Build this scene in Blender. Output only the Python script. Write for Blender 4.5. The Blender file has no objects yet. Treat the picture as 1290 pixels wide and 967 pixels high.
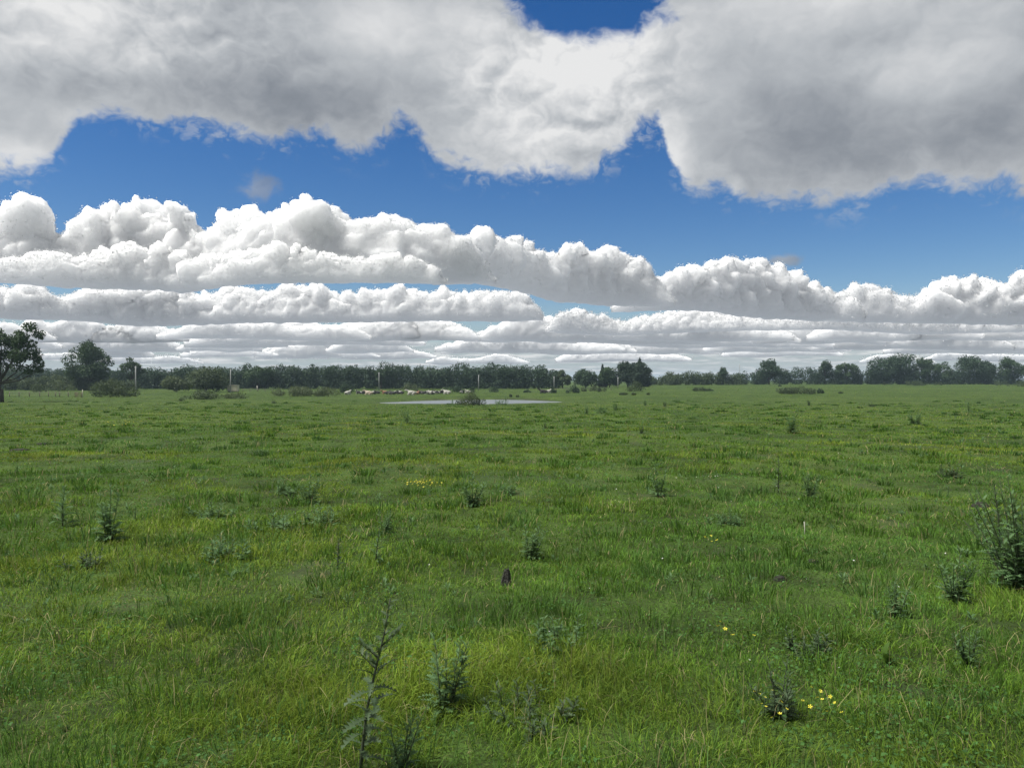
import bpy, bmesh, math, random
import numpy as np
from mathutils import Vector, Matrix, Euler, noise as mnoise

scene = bpy.context.scene
R = math.radians

# ------------------------------------------------------------------ camera, sun, exposure
FPX, CX, CY, HZ = 975.0, 645.0, 483.5, 478.0      # focal length and horizon row of the photograph
EYE = 1.6
cam_data = bpy.data.cameras.new('camera')
cam_data.sensor_width = 36.0
cam_data.lens = 36.0 * FPX / 1290.0
cam_data.clip_start = 0.05
cam_data.clip_end = 150000.0
cam = bpy.data.objects.new('camera', cam_data)
scene.collection.objects.link(cam)
cam.location = (0, 0, EYE)
cam.rotation_euler = (R(90) - math.atan((CY - HZ) / FPX), 0, 0)
scene.camera = cam

SUN_EL, SUN_AZ = R(58), R(-105)                      # azimuth measured from straight ahead, right is positive
sun_data = bpy.data.lights.new('sun', 'SUN')
sun_data.energy = 1.5
sun_data.angle = R(12)
sun_data.color = (1.0, 0.97, 0.91)
sun = bpy.data.objects.new('sun', sun_data)
scene.collection.objects.link(sun)
sdir = Vector((math.sin(SUN_AZ) * math.cos(SUN_EL), math.cos(SUN_AZ) * math.cos(SUN_EL), math.sin(SUN_EL)))
sun.rotation_euler = sdir.to_track_quat('Z', 'Y').to_euler()

scene.view_settings.view_transform = 'Standard'
scene.view_settings.look = 'None'
scene.view_settings.exposure = 2.12
scene.view_settings.gamma = 1.0
scene.render.engine = 'CYCLES'
scene.cycles.max_bounces = 6
scene.cycles.diffuse_bounces = 3
scene.cycles.glossy_bounces = 2
scene.cycles.transmission_bounces = 3
scene.cycles.transparent_max_bounces = 8
scene.cycles.volume_bounces = 0
scene.cycles.use_denoising = True
scene.cycles.sample_clamp_indirect = 4.0

# ------------------------------------------------------------------ node expressions
class X:
    """A socket with arithmetic; used to write the sky and the materials as formulas."""
    def __init__(s, t, k): s.t, s.k = t, k
    def _m(s, op, *a, clamp=False):
        n = s.t.nodes.new('ShaderNodeMath'); n.operation = op; n.use_clamp = clamp
        for i, v in enumerate((s,) + a):
            if isinstance(v, X): s.t.links.new(v.k, n.inputs[i])
            else: n.inputs[i].default_value = v
        return X(s.t, n.outputs[0])
    def __add__(s, o): return s._m('ADD', o)
    __radd__ = __add__
    def __mul__(s, o): return s._m('MULTIPLY', o)
    __rmul__ = __mul__
    def __sub__(s, o): return s._m('SUBTRACT', o)
    def __rsub__(s, o): return (s * -1.0)._m('ADD', o)
    def __truediv__(s, o): return s._m('DIVIDE', o)
    def pow(s, e): return s._m('POWER', e)
    def max(s, o): return s._m('MAXIMUM', o)
    def min(s, o): return s._m('MINIMUM', o)
    def sat(s): return s._m('ADD', 0.0, clamp=True)
    def sqrt(s): return s._m('SQRT')
    def log(s): return s._m('LOGARITHM', math.e)
    def step(s, a, b):
        """smooth step of s from a to b"""
        n = s.t.nodes.new('ShaderNodeMapRange'); n.interpolation_type = 'SMOOTHSTEP'
        for i, v in ((0, s), (1, a), (2, b)):
            if isinstance(v, X): s.t.links.new(v.k, n.inputs[i])
            else: n.inputs[i].default_value = v
        return X(s.t, n.outputs[0])
    def curve(s, pts, lo, hi, ylo, yhi):
        n = s.t.nodes.new('ShaderNodeFloatCurve')
        s.t.links.new(((s - lo) / (hi - lo)).k, n.inputs['Value'])
        m = n.mapping; c = m.curves[0]
        q = [((x - lo) / (hi - lo), (y - ylo) / (yhi - ylo)) for x, y in pts]
        c.points[0].location = q[0]; c.points[1].location = q[-1]
        for p in q[1:-1]: c.points.new(*p)
        for p in c.points: p.handle_type = 'AUTO_CLAMPED'
        m.update()
        return X(s.t, n.outputs[0]) * (yhi - ylo) + ylo

def lerp(a, b, f): return a + (b - a) * f

def vec(t, x, y, z):
    n = t.nodes.new('ShaderNodeCombineXYZ')
    for i, v in enumerate((x, y, z)):
        if isinstance(v, X): t.links.new(v.k, n.inputs[i])
        else: n.inputs[i].default_value = v
    return n.outputs[0]

def vmath(t, op, a, b=None, scale=None):
    n = t.nodes.new('ShaderNodeVectorMath'); n.operation = op
    for i, v in ((0, a), (1, b)):
        if v is None: continue
        if isinstance(v, (tuple, list)): n.inputs[i].default_value = v
        else: t.links.new(v, n.inputs[i])
    if scale is not None:
        if isinstance(scale, X): t.links.new(scale.k, n.inputs['Scale'])
        else: n.inputs['Scale'].default_value = scale
    return n.outputs['Value'] if op in ('DOT_PRODUCT', 'LENGTH', 'DISTANCE') else n.outputs[0]

def noise(t, v, scale, detail=4, rough=0.55, out=0, lac=2.0):
    n = t.nodes.new('ShaderNodeTexNoise')
    n.inputs['Scale'].default_value = scale
    n.inputs['Detail'].default_value = detail
    n.inputs['Roughness'].default_value = rough
    n.inputs['Lacunarity'].default_value = lac
    t.links.new(v, n.inputs['Vector'])
    return X(t, n.outputs[0]) if out == 0 else n.outputs[1]

def rgbmix(t, f, a, b, mode='MIX'):
    n = t.nodes.new('ShaderNodeMix'); n.data_type = 'RGBA'; n.blend_type = mode
    for s, v in ((n.inputs[0], f), (n.inputs[6], a), (n.inputs[7], b)):
        if isinstance(v, X): t.links.new(v.k, s)
        elif isinstance(v, (tuple, list)): s.default_value = (*v, 1.0)[:4]
        elif isinstance(v, (int, float)): s.default_value = v
        else: t.links.new(v, s)
    return n.outputs[2]

# ------------------------------------------------------------------ sky: Nishita blue with rows of cumulus
world = bpy.data.worlds.new('World')
scene.world = world
world.use_nodes = True
W = world.node_tree
W.nodes.clear()

def UV(px, py):
    """direction of a point of the photograph: azimuth and tangent of the elevation"""
    u, v = (px - CX) / FPX, (HZ - py) / FPX
    a = math.atan(u)
    return a, v * math.cos(a)

def build_sky():
    t = W
    tc = t.nodes.new('ShaderNodeTexCoord')
    d = tc.outputs['Generated']
    sep = t.nodes.new('ShaderNodeSeparateXYZ'); t.links.new(d, sep.inputs[0])
    x, y, z = (X(t, sep.outputs[i]) for i in range(3))
    r = (x * x + y * y).sqrt().max(1e-4)
    U = x._m('ARCTAN2', y)
    V = z / r
    V = V.max(0.0)
    sx, sy = x / r, y / r
    P = vec(t, sx, sy, V)                              # a cylinder round the viewer: seamless noise
    tang = vec(t, sy, sx * -1.0, 0.0)
    ULO, UHI = UV(-350, 0)[0], UV(1640, 0)[0]

    def prof(pts):
        q = [UV(*p) for p in pts]
        vs = [v for _, v in q]
        return U.curve(q, ULO, UHI, min(vs) - .01, max(vs) + .01)

    # --- clear sky
    sky = t.nodes.new('ShaderNodeTexSky'); sky.sky_type = 'NISHITA'; sky.sun_disc = False
    sky.sun_elevation = SUN_EL; sky.sun_rotation = SUN_AZ
    sky.altitude = 100; sky.air_density = SKY['air']; sky.dust_density = SKY['dust']; sky.ozone_density = SKY['ozone']
    col = sky.outputs[0]
    n = t.nodes.new('ShaderNodeHueSaturation'); n.inputs['Saturation'].default_value = SKY['sat']; n.inputs['Value'].default_value = SKY['val']
    n.inputs['Hue'].default_value = SKY['hue']
    t.links.new(col, n.inputs['Color']); col = n.outputs[0]
    K = SKY['cloud']

    def tint(b, warm=None, scale=1.0):
        """cloud colour for a brightness 0..1"""
        rr = t.nodes.new('ShaderNodeValToRGB'); cr = rr.color_ramp
        stops = [(0.0, (.165, .195, .235)), (.30, (.32, .35, .395)), (.60, (.575, .605, .64)), (.85, (.83, .845, .86)), (1.0, (.98, .985, .985))]
        while len(cr.elements) < len(stops): cr.elements.new(.5)
        for e, (p, c) in zip(cr.elements, stops):
            e.position = p; e.color = (*[k * K * scale for k in c], 1)
        t.links.new(b.sat().k, rr.inputs[0])
        return rr.outputs[0]

    # --- far streaks near the horizon, clouds seen edge on
    S = vec(t, U * 9.0, (V + .012).max(.002).log() * 5.0, 3.0)
    s1 = noise(t, S, 1.0, 6, .6)
    S2 = vec(t, U * 26.0, (V + .012).max(.002).log() * 10.0, 9.0)
    s2 = noise(t, S2, 1.0, 5, .6)
    cov = (s1 * .6 + s2 * .4).step(.40, .62) * (1.0 - V.step(.030, .060))
    bright = .62 + (s2 - .5) * 2.8 + (s1 - .5) * 1.6
    # pale air low down
    col = rgbmix(t, (1.0 - V.step(-.01, .12)) * .75, col, tuple(K * c for c in (.47, .56, .68)))
    col = rgbmix(t, cov * .92, col, tint(bright))

    return t, col, P, U, V, sx, sy, tint, prof, K

SKY = dict(air=1.0, dust=0.25, ozone=3.0, sat=1.36, val=.435, hue=0.51, cloud=3.68, strength=0.050)
CLOUD = dict(on=True, sss=1.0, radius=750.0)

def finish_sky():
    t, col, P, U, V, sx, sy, tint, prof, K = build_sky()
    # --- the near cloud deck, seen from below: its lower edge across the view, closed above with a few gaps
    edge = prof([(-350, 215), (-150, 222), (0, 224), (40, 226), (60, 219), (84, 184), (104, 163), (150, 156), (200, 162), (300, 178), (350, 181), (380, 170), (410, 176), (450, 194), (475, 186), (498, 168), (512, 164), (532, 190), (570, 220), (640, 233), (700, 223), (750, 213), (790, 192), (812, 172), (822, 170), (838, 200), (854, 234), (868, 252), (915, 250), (930, 262), (1000, 269), (1100, 259), (1150, 246), (1200, 251), (1290, 252), (1450, 244), (1640, 236)])
    q = vmath(t, 'MULTIPLY', P, (1, 1, 1.25))
    q = vmath(t, 'ADD', q, vmath(t, 'SCALE', vmath(t, 'SUBTRACT', noise(t, q, 14.0, 3, .6, out=1), (.5, .5, .5)), scale=.055))
    def bil(v): return ((v - .5)._m('ABSOLUTE') * 2.0 - .22)
    n1 = noise(t, q, 7.0, 6, .58) - .5
    q2 = vmath(t, 'ADD', q, (4.1, 2.2, .7))
    n2r = noise(t, q2, 20.0, 4, .58)
    n2 = n2r - .5
    n3 = noise(t, vmath(t, 'ADD', q, (1.1, 7.2, 3.7)), 60.0, 3, .6) - .5
    # relief: the same swelling seen a little higher up and to the left; the difference is what faces the light
    h0 = bil(noise(t, q, 9.0, 5, .52)); h1 = bil(noise(t, vmath(t, 'ADD', q, (-.006, 0, .016)), 9.0, 5, .52))
    rel = h0 - h1
    E = edge + n1 * .070 + n2 * .060 + n3 * .030 - h0 * .016 + .004
    e = V - E
    a = e.step(-.006, .019)
    scrap = (n2r * .6 + (n3 + .5) * .4).step(.53, .66) * e.step(-.045, -.008) * .45
    a = a.max(scrap)
    # gap at the top of the view and gaps overhead
    def blob(px, py, rx, ry):
        u0, v0 = UV(px, py)
        du, dv = (U - u0) / (rx / FPX), (V - v0) / (ry / FPX)
        return (du * du + dv * dv).sqrt()
    hn = n1 * 1.1 + n2 * .9
    g = (blob(748, -14, 104, 72) + hn * 1.1).step(.72, 1.12)
    a = a * g
    over = noise(t, vec(t, sx * .9 / (V + .3), sy * .9 / (V + .3), 5.0), 1.6, 6, .58)
    a = a * (1.0 - (over - .60).step(0.0, .10) * V.step(.56, .80))
    # brightness: sunlit upper parts, dark bellies
    lo = noise(t, vmath(t, 'ADD', q, (9.0, 1.0, 3.0)), 3.4, 4, .55) - .5
    glow_mask = (1.0 - blob(715, 110, 210, 150).step(.3, 1.0)) + (1.0 - blob(120, 20, 330, 110).step(.3, 1.0)) * .6
    b = .64 + lo * .78 + n1 * .50 + n2 * .20 + n3 * .06 + rel * (.22 + 1.1 * glow_mask)
    def glow(px, py, rx, ry, k):
        return (1.0 - blob(px, py, rx, ry).step(0.0, 1.0)) * k
    for s in ((60, 15, 200, 90, .34), (140, 70, 80, 40, .20), (475, 40, 120, 70, .34), (600, 70, 90, 120, .28), (735, 70, 115, 95, .56), (680, 150, 170, 110, .14),
              (848, 190, 34, 70, .32), (925, 240, 18, 26, .18), (1180, 80, 150, 50, .16), (1000, 10, 300, 60, .20), (800, 40, 60, 60, .15), (30, 200, 60, 30, .14),
              (300, 125, 330, 60, -.26), (1010, 175, 220, 100, -.20), (60, 165, 120, 40, -.10), (1200, 180, 160, 80, -.10)):
        b = b + glow(*s)
    thin = (1.0 - e.step(0.0, .045)) * .08
    rimg = (1.0 - g.step(.3, 1.0)) * .2
    b = b + thin + rimg
    b = b * .92
    col = rgbmix(t, a, col, tint(b, scale=1.03))
    # a torn scrap of cloud below the deck, and one by the far right row
    for (px, py, rx, ry, k, br) in ((322, 238, 30, 20, .55, .42), (985, 327, 22, 10, .8, .42)):
        m = (1.0 - (blob(px, py, rx, ry) + n2 * 3.0 + n1 * 1.5).step(.25, 1.0)) * k
        col = rgbmix(t, m, col, tint(br + n2 * .8))
    bg = t.nodes.new('ShaderNodeBackground'); bg.inputs['Strength'].default_value = SKY['strength']
    t.links.new(col, bg.inputs['Color'])
    out = t.nodes.new('ShaderNodeOutputWorld')
    t.links.new(bg.outputs[0], out.inputs['Surface'])
finish_sky()
world.cycles.sampling_method = 'MANUAL'
world.cycles.sample_map_resolution = 512

# ------------------------------------------------------------------ helpers: noise, meshes, tags
_rs = np.random.RandomState(7)
_perm = np.concatenate([_rs.permutation(256)] * 3)
_g3 = _rs.normal(size=(256, 3)); _g3 /= np.linalg.norm(_g3, axis=1)[:, None]
def perlin(p):
    """gradient noise, about -1..1, for an array of points (n,3)"""
    i = np.floor(p).astype(np.int64); f = p - i; i &= 255
    w = f * f * f * (f * (f * 6 - 15) + 10)
    out = 0
    for dx in (0, 1):
        for dy in (0, 1):
            for dz in (0, 1):
                h = _perm[_perm[_perm[i[:, 0] + dx] + i[:, 1] + dy] + i[:, 2] + dz]
                g = _g3[h]
                d = g[:, 0] * (f[:, 0] - dx) + g[:, 1] * (f[:, 1] - dy) + g[:, 2] * (f[:, 2] - dz)
                k = (w[:, 0] if dx else 1 - w[:, 0]) * (w[:, 1] if dy else 1 - w[:, 1]) * (w[:, 2] if dz else 1 - w[:, 2])
                out = out + d * k
    return out * 1.6

def fbm(p, oct=4, gain=.5, billow=False):
    s, a, n = 0, 1.0, 0
    for k in range(oct):
        v = perlin(p * 2.03 ** k + k * 17.3)
        s = s + a * (np.sqrt(v * v + .006) * 2 - .55 if billow else v); n += a; a *= gain
    return s / n

COL = scene.collection
def link(o, parent=None):
    COL.objects.link(o)
    if parent is not None: o.parent = parent
    return o

def tag(o, label=None, cat=None, group=None, kind=None):
    if label: o['label'] = label
    if cat: o['category'] = cat
    if group: o['group'] = group
    if kind: o['kind'] = kind
    return o

def mesh_np(name, verts, faces, mat=None, smooth=False, quads=None):
    """faces: (n,3) or (n,4) int array"""
    me = bpy.data.meshes.new(name)
    faces = np.asarray(faces, dtype=np.int32)
    n, k = faces.shape
    me.vertices.add(len(verts)); me.vertices.foreach_set('co', np.asarray(verts, dtype=np.float32).ravel())
    me.loops.add(n * k); me.loops.foreach_set('vertex_index', faces.ravel())
    me.polygons.add(n)
    me.polygons.foreach_set('loop_start', np.arange(0, n * k, k, dtype=np.int32))
    me.polygons.foreach_set('loop_total', np.full(n, k, dtype=np.int32))
    if smooth: me.polygons.foreach_set('use_smooth', np.ones(n, dtype=bool))
    me.update(calc_edges=True)
    me.validate()
    if mat: me.materials.append(mat)
    return me

def new_mat(name):
    m = bpy.data.materials.new(name); m.use_nodes = True
    return m, m.node_tree, m.node_tree.nodes['Principled BSDF']

# ------------------------------------------------------------------ cumulus clouds as real lumps of cloud, bases near 1000 m
cloud_mat, t, p = new_mat('cloud')
p.inputs['Base Color'].default_value = (.575, .58, .592, 1)
p.inputs['Roughness'].default_value = 1.0
p.inputs['Specular IOR Level'].default_value = 0.0
p.inputs['Subsurface Weight'].default_value = CLOUD['sss']
p.inputs['Subsurface Radius'].default_value = (1.0, 1.0, 1.0)
p.inputs['Subsurface Scale'].default_value = CLOUD['radius']
p.subsurface_method = 'RANDOM_WALK'

wisp_mat = bpy.data.materials.new('cloud_wisp'); wisp_mat.use_nodes = True
_t = wisp_mat.node_tree; _t.nodes.clear()
_d = _t.nodes.new('ShaderNodeBsdfDiffuse'); _r = _t.nodes.new('ShaderNodeBsdfTranslucent'); _x = _t.nodes.new('ShaderNodeMixShader'); _o = _t.nodes.new('ShaderNodeOutputMaterial')
for _n in (_d, _r): _n.inputs['Color'].default_value = (.68, .685, .695, 1)
_t.links.new(_d.outputs[0], _x.inputs[1]); _t.links.new(_r.outputs[0], _x.inputs[2]); _t.links.new(_x.outputs[0], _o.inputs['Surface'])

def cumulus(name, label, top, base, alt, seed, dist=1.0, depth=.55, amp=.30, step=1.6, nsec=110, wisps=.85):
    """A bank of cumulus: a ring of sections along azimuth, flat below, domed above, swollen into billows."""
    top, base = np.array([UV(*q) for q in top]), np.array([UV(*q) for q in base])
    ua, ub = top[0, 0], top[-1, 0]
    nu = int((ub - ua) * FPX / step)
    us = np.linspace(ua, ub, nu)
    vt = np.interp(us, top[:, 0], top[:, 1]); vb = np.interp(us, base[:, 0], base[:, 1])
    k = np.ones(9) / 9
    pad = lambda a: np.convolve(np.pad(a, 4, mode='edge'), k, mode='valid')
    vb = pad(vb); vt = pad(vt)
    Rr = alt / np.maximum(vb, .01)
    kk = 101
    Rr = np.convolve(np.pad(Rr, kk // 2, mode='edge'), np.ones(kk) / kk, mode='valid') * dist
    zb, zt = vb * Rr, vt * Rr
    zt = zt - (zt - zb) * amp * .16
    H = np.maximum(zt - zb, 1.0)
    Hs = np.convolve(np.pad(H, 75, mode='edge'), np.ones(151) / 151, mode='valid')
    # sections: dense on the side that faces this way
    th = np.concatenate([np.linspace(-.5, .62, int(nsec * .78)), np.linspace(.62, 1.5, nsec - int(nsec * .78) + 1)[1:-1]]) * math.pi
    c, s = np.cos(th), np.sin(th)
    sz = np.where(s > 0, .26 + .74 * np.abs(s) ** .9, .26 + s * .26)
    sr = -np.sign(c) * np.abs(c) ** .8
    r = Rr[:, None] + sr[None] * (Hs * depth)[:, None]
    z = zb[:, None] + sz[None] * H[:, None]
    X_ = r * np.sin(us)[:, None]; Y_ = r * np.cos(us)[:, None]
    Vv = np.stack([X_, Y_, z], -1)
    m = len(th)
    def normals(Vv):
        du = np.gradient(Vv, axis=0); dv = np.roll(Vv, -1, 1) - np.roll(Vv, 1, 1)
        n = np.cross(dv, du); l = np.linalg.norm(n, axis=-1, keepdims=True)
        return n / np.maximum(l, 1e-6)
    N = normals(Vv)
    # sign: outwards
    cen = Vv.mean(1, keepdims=True)
    if ((Vv - cen) * N).sum() < 0: N = -N; flip = True
    else: flip = False
    up = np.clip(sz, -.02, 1)[None, :, None]
    wgt = (.15 + .85 * np.clip(sz * 1.7 - .1, 0, 1))[None, :, None]
    Hm = float(np.mean(H))
    size = Hm * .72
    def fn(f): return f.reshape(nu, m, 1)
    hh = np.minimum(H, Hs * 1.1)[:, None, None]
    q = Vv.reshape(-1, 3) / size + seed * 13.7
    warp = np.stack([perlin(q * 1.3 + 5), perlin(q * 1.3 + 9), perlin(q * 1.3 + 2)], -1) * .35
    d = fbm(q + warp, 2, .45, True)
    Vv = Vv + N * fn(d) * hh * amp * wgt * 1.05
    for it, (sc, oc, g, a) in enumerate(((.45, 3, .5, .26), (.11, 3, .62, .08))):
        n2 = normals(Vv); n2 = -n2 if flip else n2
        n2 = n2 * .8 + N * .2
        q = Vv.reshape(-1, 3) / (size * sc) + seed * 5.1 + it * 31
        w2 = np.stack([perlin(q + 51), perlin(q + 19), perlin(q + 72)], -1) * .3
        d = fbm(q + w2, oc, g, True)
        Vv = Vv + n2 * fn(d) * hh * amp * a * wgt
    idx = np.arange(nu * m).reshape(nu, m)
    a_, b_ = idx[:-1], idx[1:]
    f = np.stack([a_, np.roll(a_, -1, 1), np.roll(b_, -1, 1), b_], -1).reshape(-1, 4)
    if not flip: f = f[:, ::-1]
    me = mesh_np(name, Vv.reshape(-1, 3), f, cloud_mat, smooth=True)
    o = link(bpy.data.objects.new(name, me))
    tag(o, label, None, None, 'structure')
    if wisps:
        # torn shreds round the tops, a few metres to some tens of metres across
        rs = np.random.RandomState(int(seed * 10))
        nf = int(nsec * .78)
        W_ = Vv[:, :nf].reshape(-1, 3); NN = np.repeat(N[:, :nf].reshape(-1, 3), 1, 0); zz = np.tile(sz[:nf], nu)
        pick = np.nonzero(rs.uniform(0, 1, len(W_)) < wisps * np.clip(zz * 1.4 - .15, 0, 1))[0]
        pt_ = W_[pick]; m_ = len(pick); px = np.linalg.norm(pt_[:, :2], axis=1) / FPX
        patch = np.clip(perlin(pt_ / (Hm * .22) + seed) + .25, 0, 1)
        off_ = np.minimum(rs.exponential(.8, m_), 1.5) * px * 2.0 * (.25 + 1.2 * patch)
        P_ = pt_ + NN[pick] * off_[:, None] + np.clip(rs.normal(size=(m_, 3)), -1.5, 1.5) * px[:, None] * .9
        nr_ = rs.normal(size=(m_, 3)); nr_ /= np.linalg.norm(nr_, axis=1)[:, None]
        a_ = np.cross(nr_, rs.normal(size=(m_, 3))); a_ /= np.linalg.norm(a_, axis=1)[:, None]; b2 = np.cross(nr_, a_)
        sz_ = (px * rs.uniform(.45, 1.15, m_))[:, None]
        q_ = np.stack([P_ - a_ * sz_, P_ - b2 * sz_ * .7, P_ + a_ * sz_, P_ + b2 * sz_ * .7], 1).reshape(-1, 3)
        w_ = link(bpy.data.objects.new('wisp', mesh_np('wisp', q_, np.arange(m_ * 4).reshape(-1, 4), wisp_mat)), o)
        w_['kind'] = 'stuff'
    return o

A1 = [(-250, 355), (-240, 320), (-150, 300), (-50, 282), (0, 271), (30, 266), (48, 271), (58, 291), (75, 298), (85, 282), (110, 270), (125, 257), (165, 253), (225, 257), (240, 275), (258, 291), (270, 279), (300, 271), (325, 273), (350, 258), (375, 248), (400, 249), (415, 262), (430, 268), (455, 266), (490, 267), (520, 272), (550, 283), (583, 301), (600, 318), (618, 342), (625, 355)]
A1b = [(-250, 354), (0, 352), (60, 357), (130, 361), (200, 363), (240, 366), (280, 358), (330, 353), (400, 353), (480, 353), (560, 355), (625, 357)]
A2 = [(545, 357), (550, 330), (575, 312), (595, 302), (605, 297), (640, 295), (665, 298), (680, 312), (700, 316), (712, 306), (730, 311), (780, 318), (813, 321), (822, 338), (840, 360), (850, 384)]
A2b = [(545, 358), (600, 357), (650, 366), (700, 379), (760, 385), (850, 385)]
A3 = [(770, 392), (778, 370), (800, 355), (850, 346), (870, 338), (895, 328), (920, 322), (960, 325), (985, 330), (1000, 345), (1030, 358), (1060, 366), (1085, 385), (1090, 402)]
A3b = [(770, 393), (830, 391), (860, 390), (900, 393), (950, 400), (1000, 403), (1090, 404)]
A4 = [(1035, 405), (1045, 380), (1065, 363), (1090, 357), (1115, 358), (1130, 369), (1160, 371), (1175, 356), (1210, 348), (1240, 352), (1260, 358), (1270, 348), (1290, 346), (1400, 338), (1500, 356), (1640, 360), (1645, 408)]
A4b = [(1035, 405), (1100, 406), (1290, 409), (1645, 409)]
AF = [(-250, 358), (-245, 340), (-100, 322), (0, 326), (60, 318), (110, 322), (160, 306), (220, 312), (250, 322), (300, 318), (345, 300), (400, 318), (450, 322), (520, 322), (545, 334), (556, 344), (562, 357)]
AFb = [(-250, 358), (0, 356), (60, 360), (130, 364), (200, 365), (240, 367), (280, 361), (330, 356), (400, 356), (480, 356), (562, 358)]
B1 = [(-250, 405), (-245, 380), (-150, 366), (0, 362), (40, 360), (62, 369), (80, 373), (100, 363), (130, 360), (200, 357), (215, 358), (240, 371), (270, 366), (290, 358), (310, 360), (330, 368), (350, 360), (385, 358), (400, 362), (425, 372), (460, 370), (490, 360), (510, 362), (530, 372), (550, 368), (580, 370), (600, 364), (640, 365), (662, 369), (676, 384), (684, 402)]
B1b = [(-250, 404), (0, 401), (100, 404), (170, 411), (250, 409), (330, 406), (450, 406), (560, 404), (640, 405), (684, 403)]
B2 = [(686, 418), (692, 405), (702, 393), (730, 390), (760, 398), (785, 407), (805, 398), (850, 392), (875, 388), (900, 395), (950, 399), (1000, 401), (1100, 398), (1290, 402), (1450, 396), (1640, 400), (1645, 418)]
B2b = [(686, 418), (720, 421), (800, 422), (850, 419), (950, 416), (1050, 415), (1150, 421), (1290, 418), (1645, 418)]
def wavy(y, a, n, seed, x0=-250, x1=1645):
    r = random.Random(seed)
    xs = np.linspace(x0, x1, n)
    return [(x0 - 5, y + 14)] + [(x, y + r.uniform(-a, a)) for x in xs] + [(x1 + 5, y + 14)]
if CLOUD['on']:
    cumulus('cloud', 'tall white cumulus bank with flat grey base at the left', A1, A1b, 1000, 1.0)
    cumulus('cloud', 'low grey front of the left white cumulus bank', AF, AFb, 980, 9.0, dist=.93, amp=.34)
    cumulus('cloud', 'flat topped cumulus between the two larger banks', A2, A2b, 1000, 2.0)
    cumulus('cloud', 'rounded white cumulus right of the middle of the sky', A3, A3b, 1000, 3.0)
    cumulus('cloud', 'white cumulus bank above the trees at the right', A4, A4b, 1000, 4.0)
    cumulus('cloud', 'long low cumulus row beneath the left bank', B1, B1b, 1000, 5.0)
    cumulus('cloud', 'long low cumulus row beneath the right bank', B2, B2b, 1000, 6.0)
    # the farther rows: broken lines of smaller and smaller clouds down to the horizon
    rc = random.Random(23)
    for yb, hgt, nseg in ((427, 31, 8), (433, 29, 9), (440, 26, 10), (448, 21, 12), (455, 15, 13)):
        x = -260 + rc.uniform(0, 120)
        for k in range(nseg + 8):
            w = rc.uniform(.4, 1.7) * 1900 / nseg
            if x > 1540: break
            x1 = min(1650, x + max(w, 95))
            n = max(5, int((x1 - x) / 26))
            b0 = yb + rc.uniform(-6, 5)
            hh = hgt * rc.uniform(.7, 1.25)
            lump = [rc.uniform(.35, 1.2) for _ in range(n)]
            top = [(x, b0 - 2), (x + 3, b0 - hh * .30), (x + 9, b0 - hh * .52)] + [(x + (x1 - x) * (j + .7) / (n + .4), b0 - hh * (.25 + .75 * min(1, 2.4 * math.sin(math.pi * (j + .6) / (n + .2))) * lump[j])) for j in range(n)]
            top = [q for q in top if q[0] < x1 - 10] + [(x1 - 9, b0 - hh * .45), (x1 - 3, b0 - hh * .28), (x1, b0 - 2)]
            cumulus('cloud', 'small distant cloud in the low rows near the horizon', top, [(x + (x1 - x) * j / 7, b0 + rc.uniform(-2.2, 1.6)) for j in range(8)], 1000, rc.uniform(10, 90), nsec=40 if yb > 445 else 54, step=2.0, amp=.21, wisps=.35)['group'] = 'small distant clouds near the horizon'
            x = x1 + rc.uniform(-90, 40)


# ------------------------------------------------------------------ the lie of the land
WATER_Z = -2.62
def sstep(a, b, x):
    t = np.clip((x - a) / (b - a), 0, 1); return t * t * (3 - 2 * t)

_pond_px = [(474, 507.2), (500, 506.3), (525, 505.2), (550, 504.2), (580, 503.6), (620, 503.3), (655, 503.7), (680, 504.7), (700, 505.8), (713, 506.4), (690, 507.0), (665, 507.7),
            (640, 508.3), (612, 508.8), (585, 507.9), (555, 508.4), (525, 508.3), (490, 508.1)]
POND = np.array([((x - CX) / FPX * d, d) for x, y in _pond_px for d in [(EYE - WATER_Z) * FPX / (y - HZ)]])

def pond_sd(x, y):
    """signed distance to the pond's rim, negative in the water"""
    px, py = np.asarray(x, float), np.asarray(y, float)
    best = np.full(px.shape, 1e9); inside = np.zeros(px.shape, bool)
    n = len(POND)
    for i in range(n):
        ax, ay = POND[i]; bx, by = POND[(i + 1) % n]
        ex, ey = bx - ax, by - ay
        t = np.clip(((px - ax) * ex + (py - ay) * ey) / (ex * ex + ey * ey), 0, 1)
        best = np.minimum(best, np.hypot(px - ax - t * ex, py - ay - t * ey))
        c = (ay > py) != (by > py)
        with np.errstate(divide='ignore', invalid='ignore'):
            xi = ax + (py - ay) * ex / (ey if ey else 1e-9)
        inside ^= c & (px < xi)
    return np.where(inside, -best, best)

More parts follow.
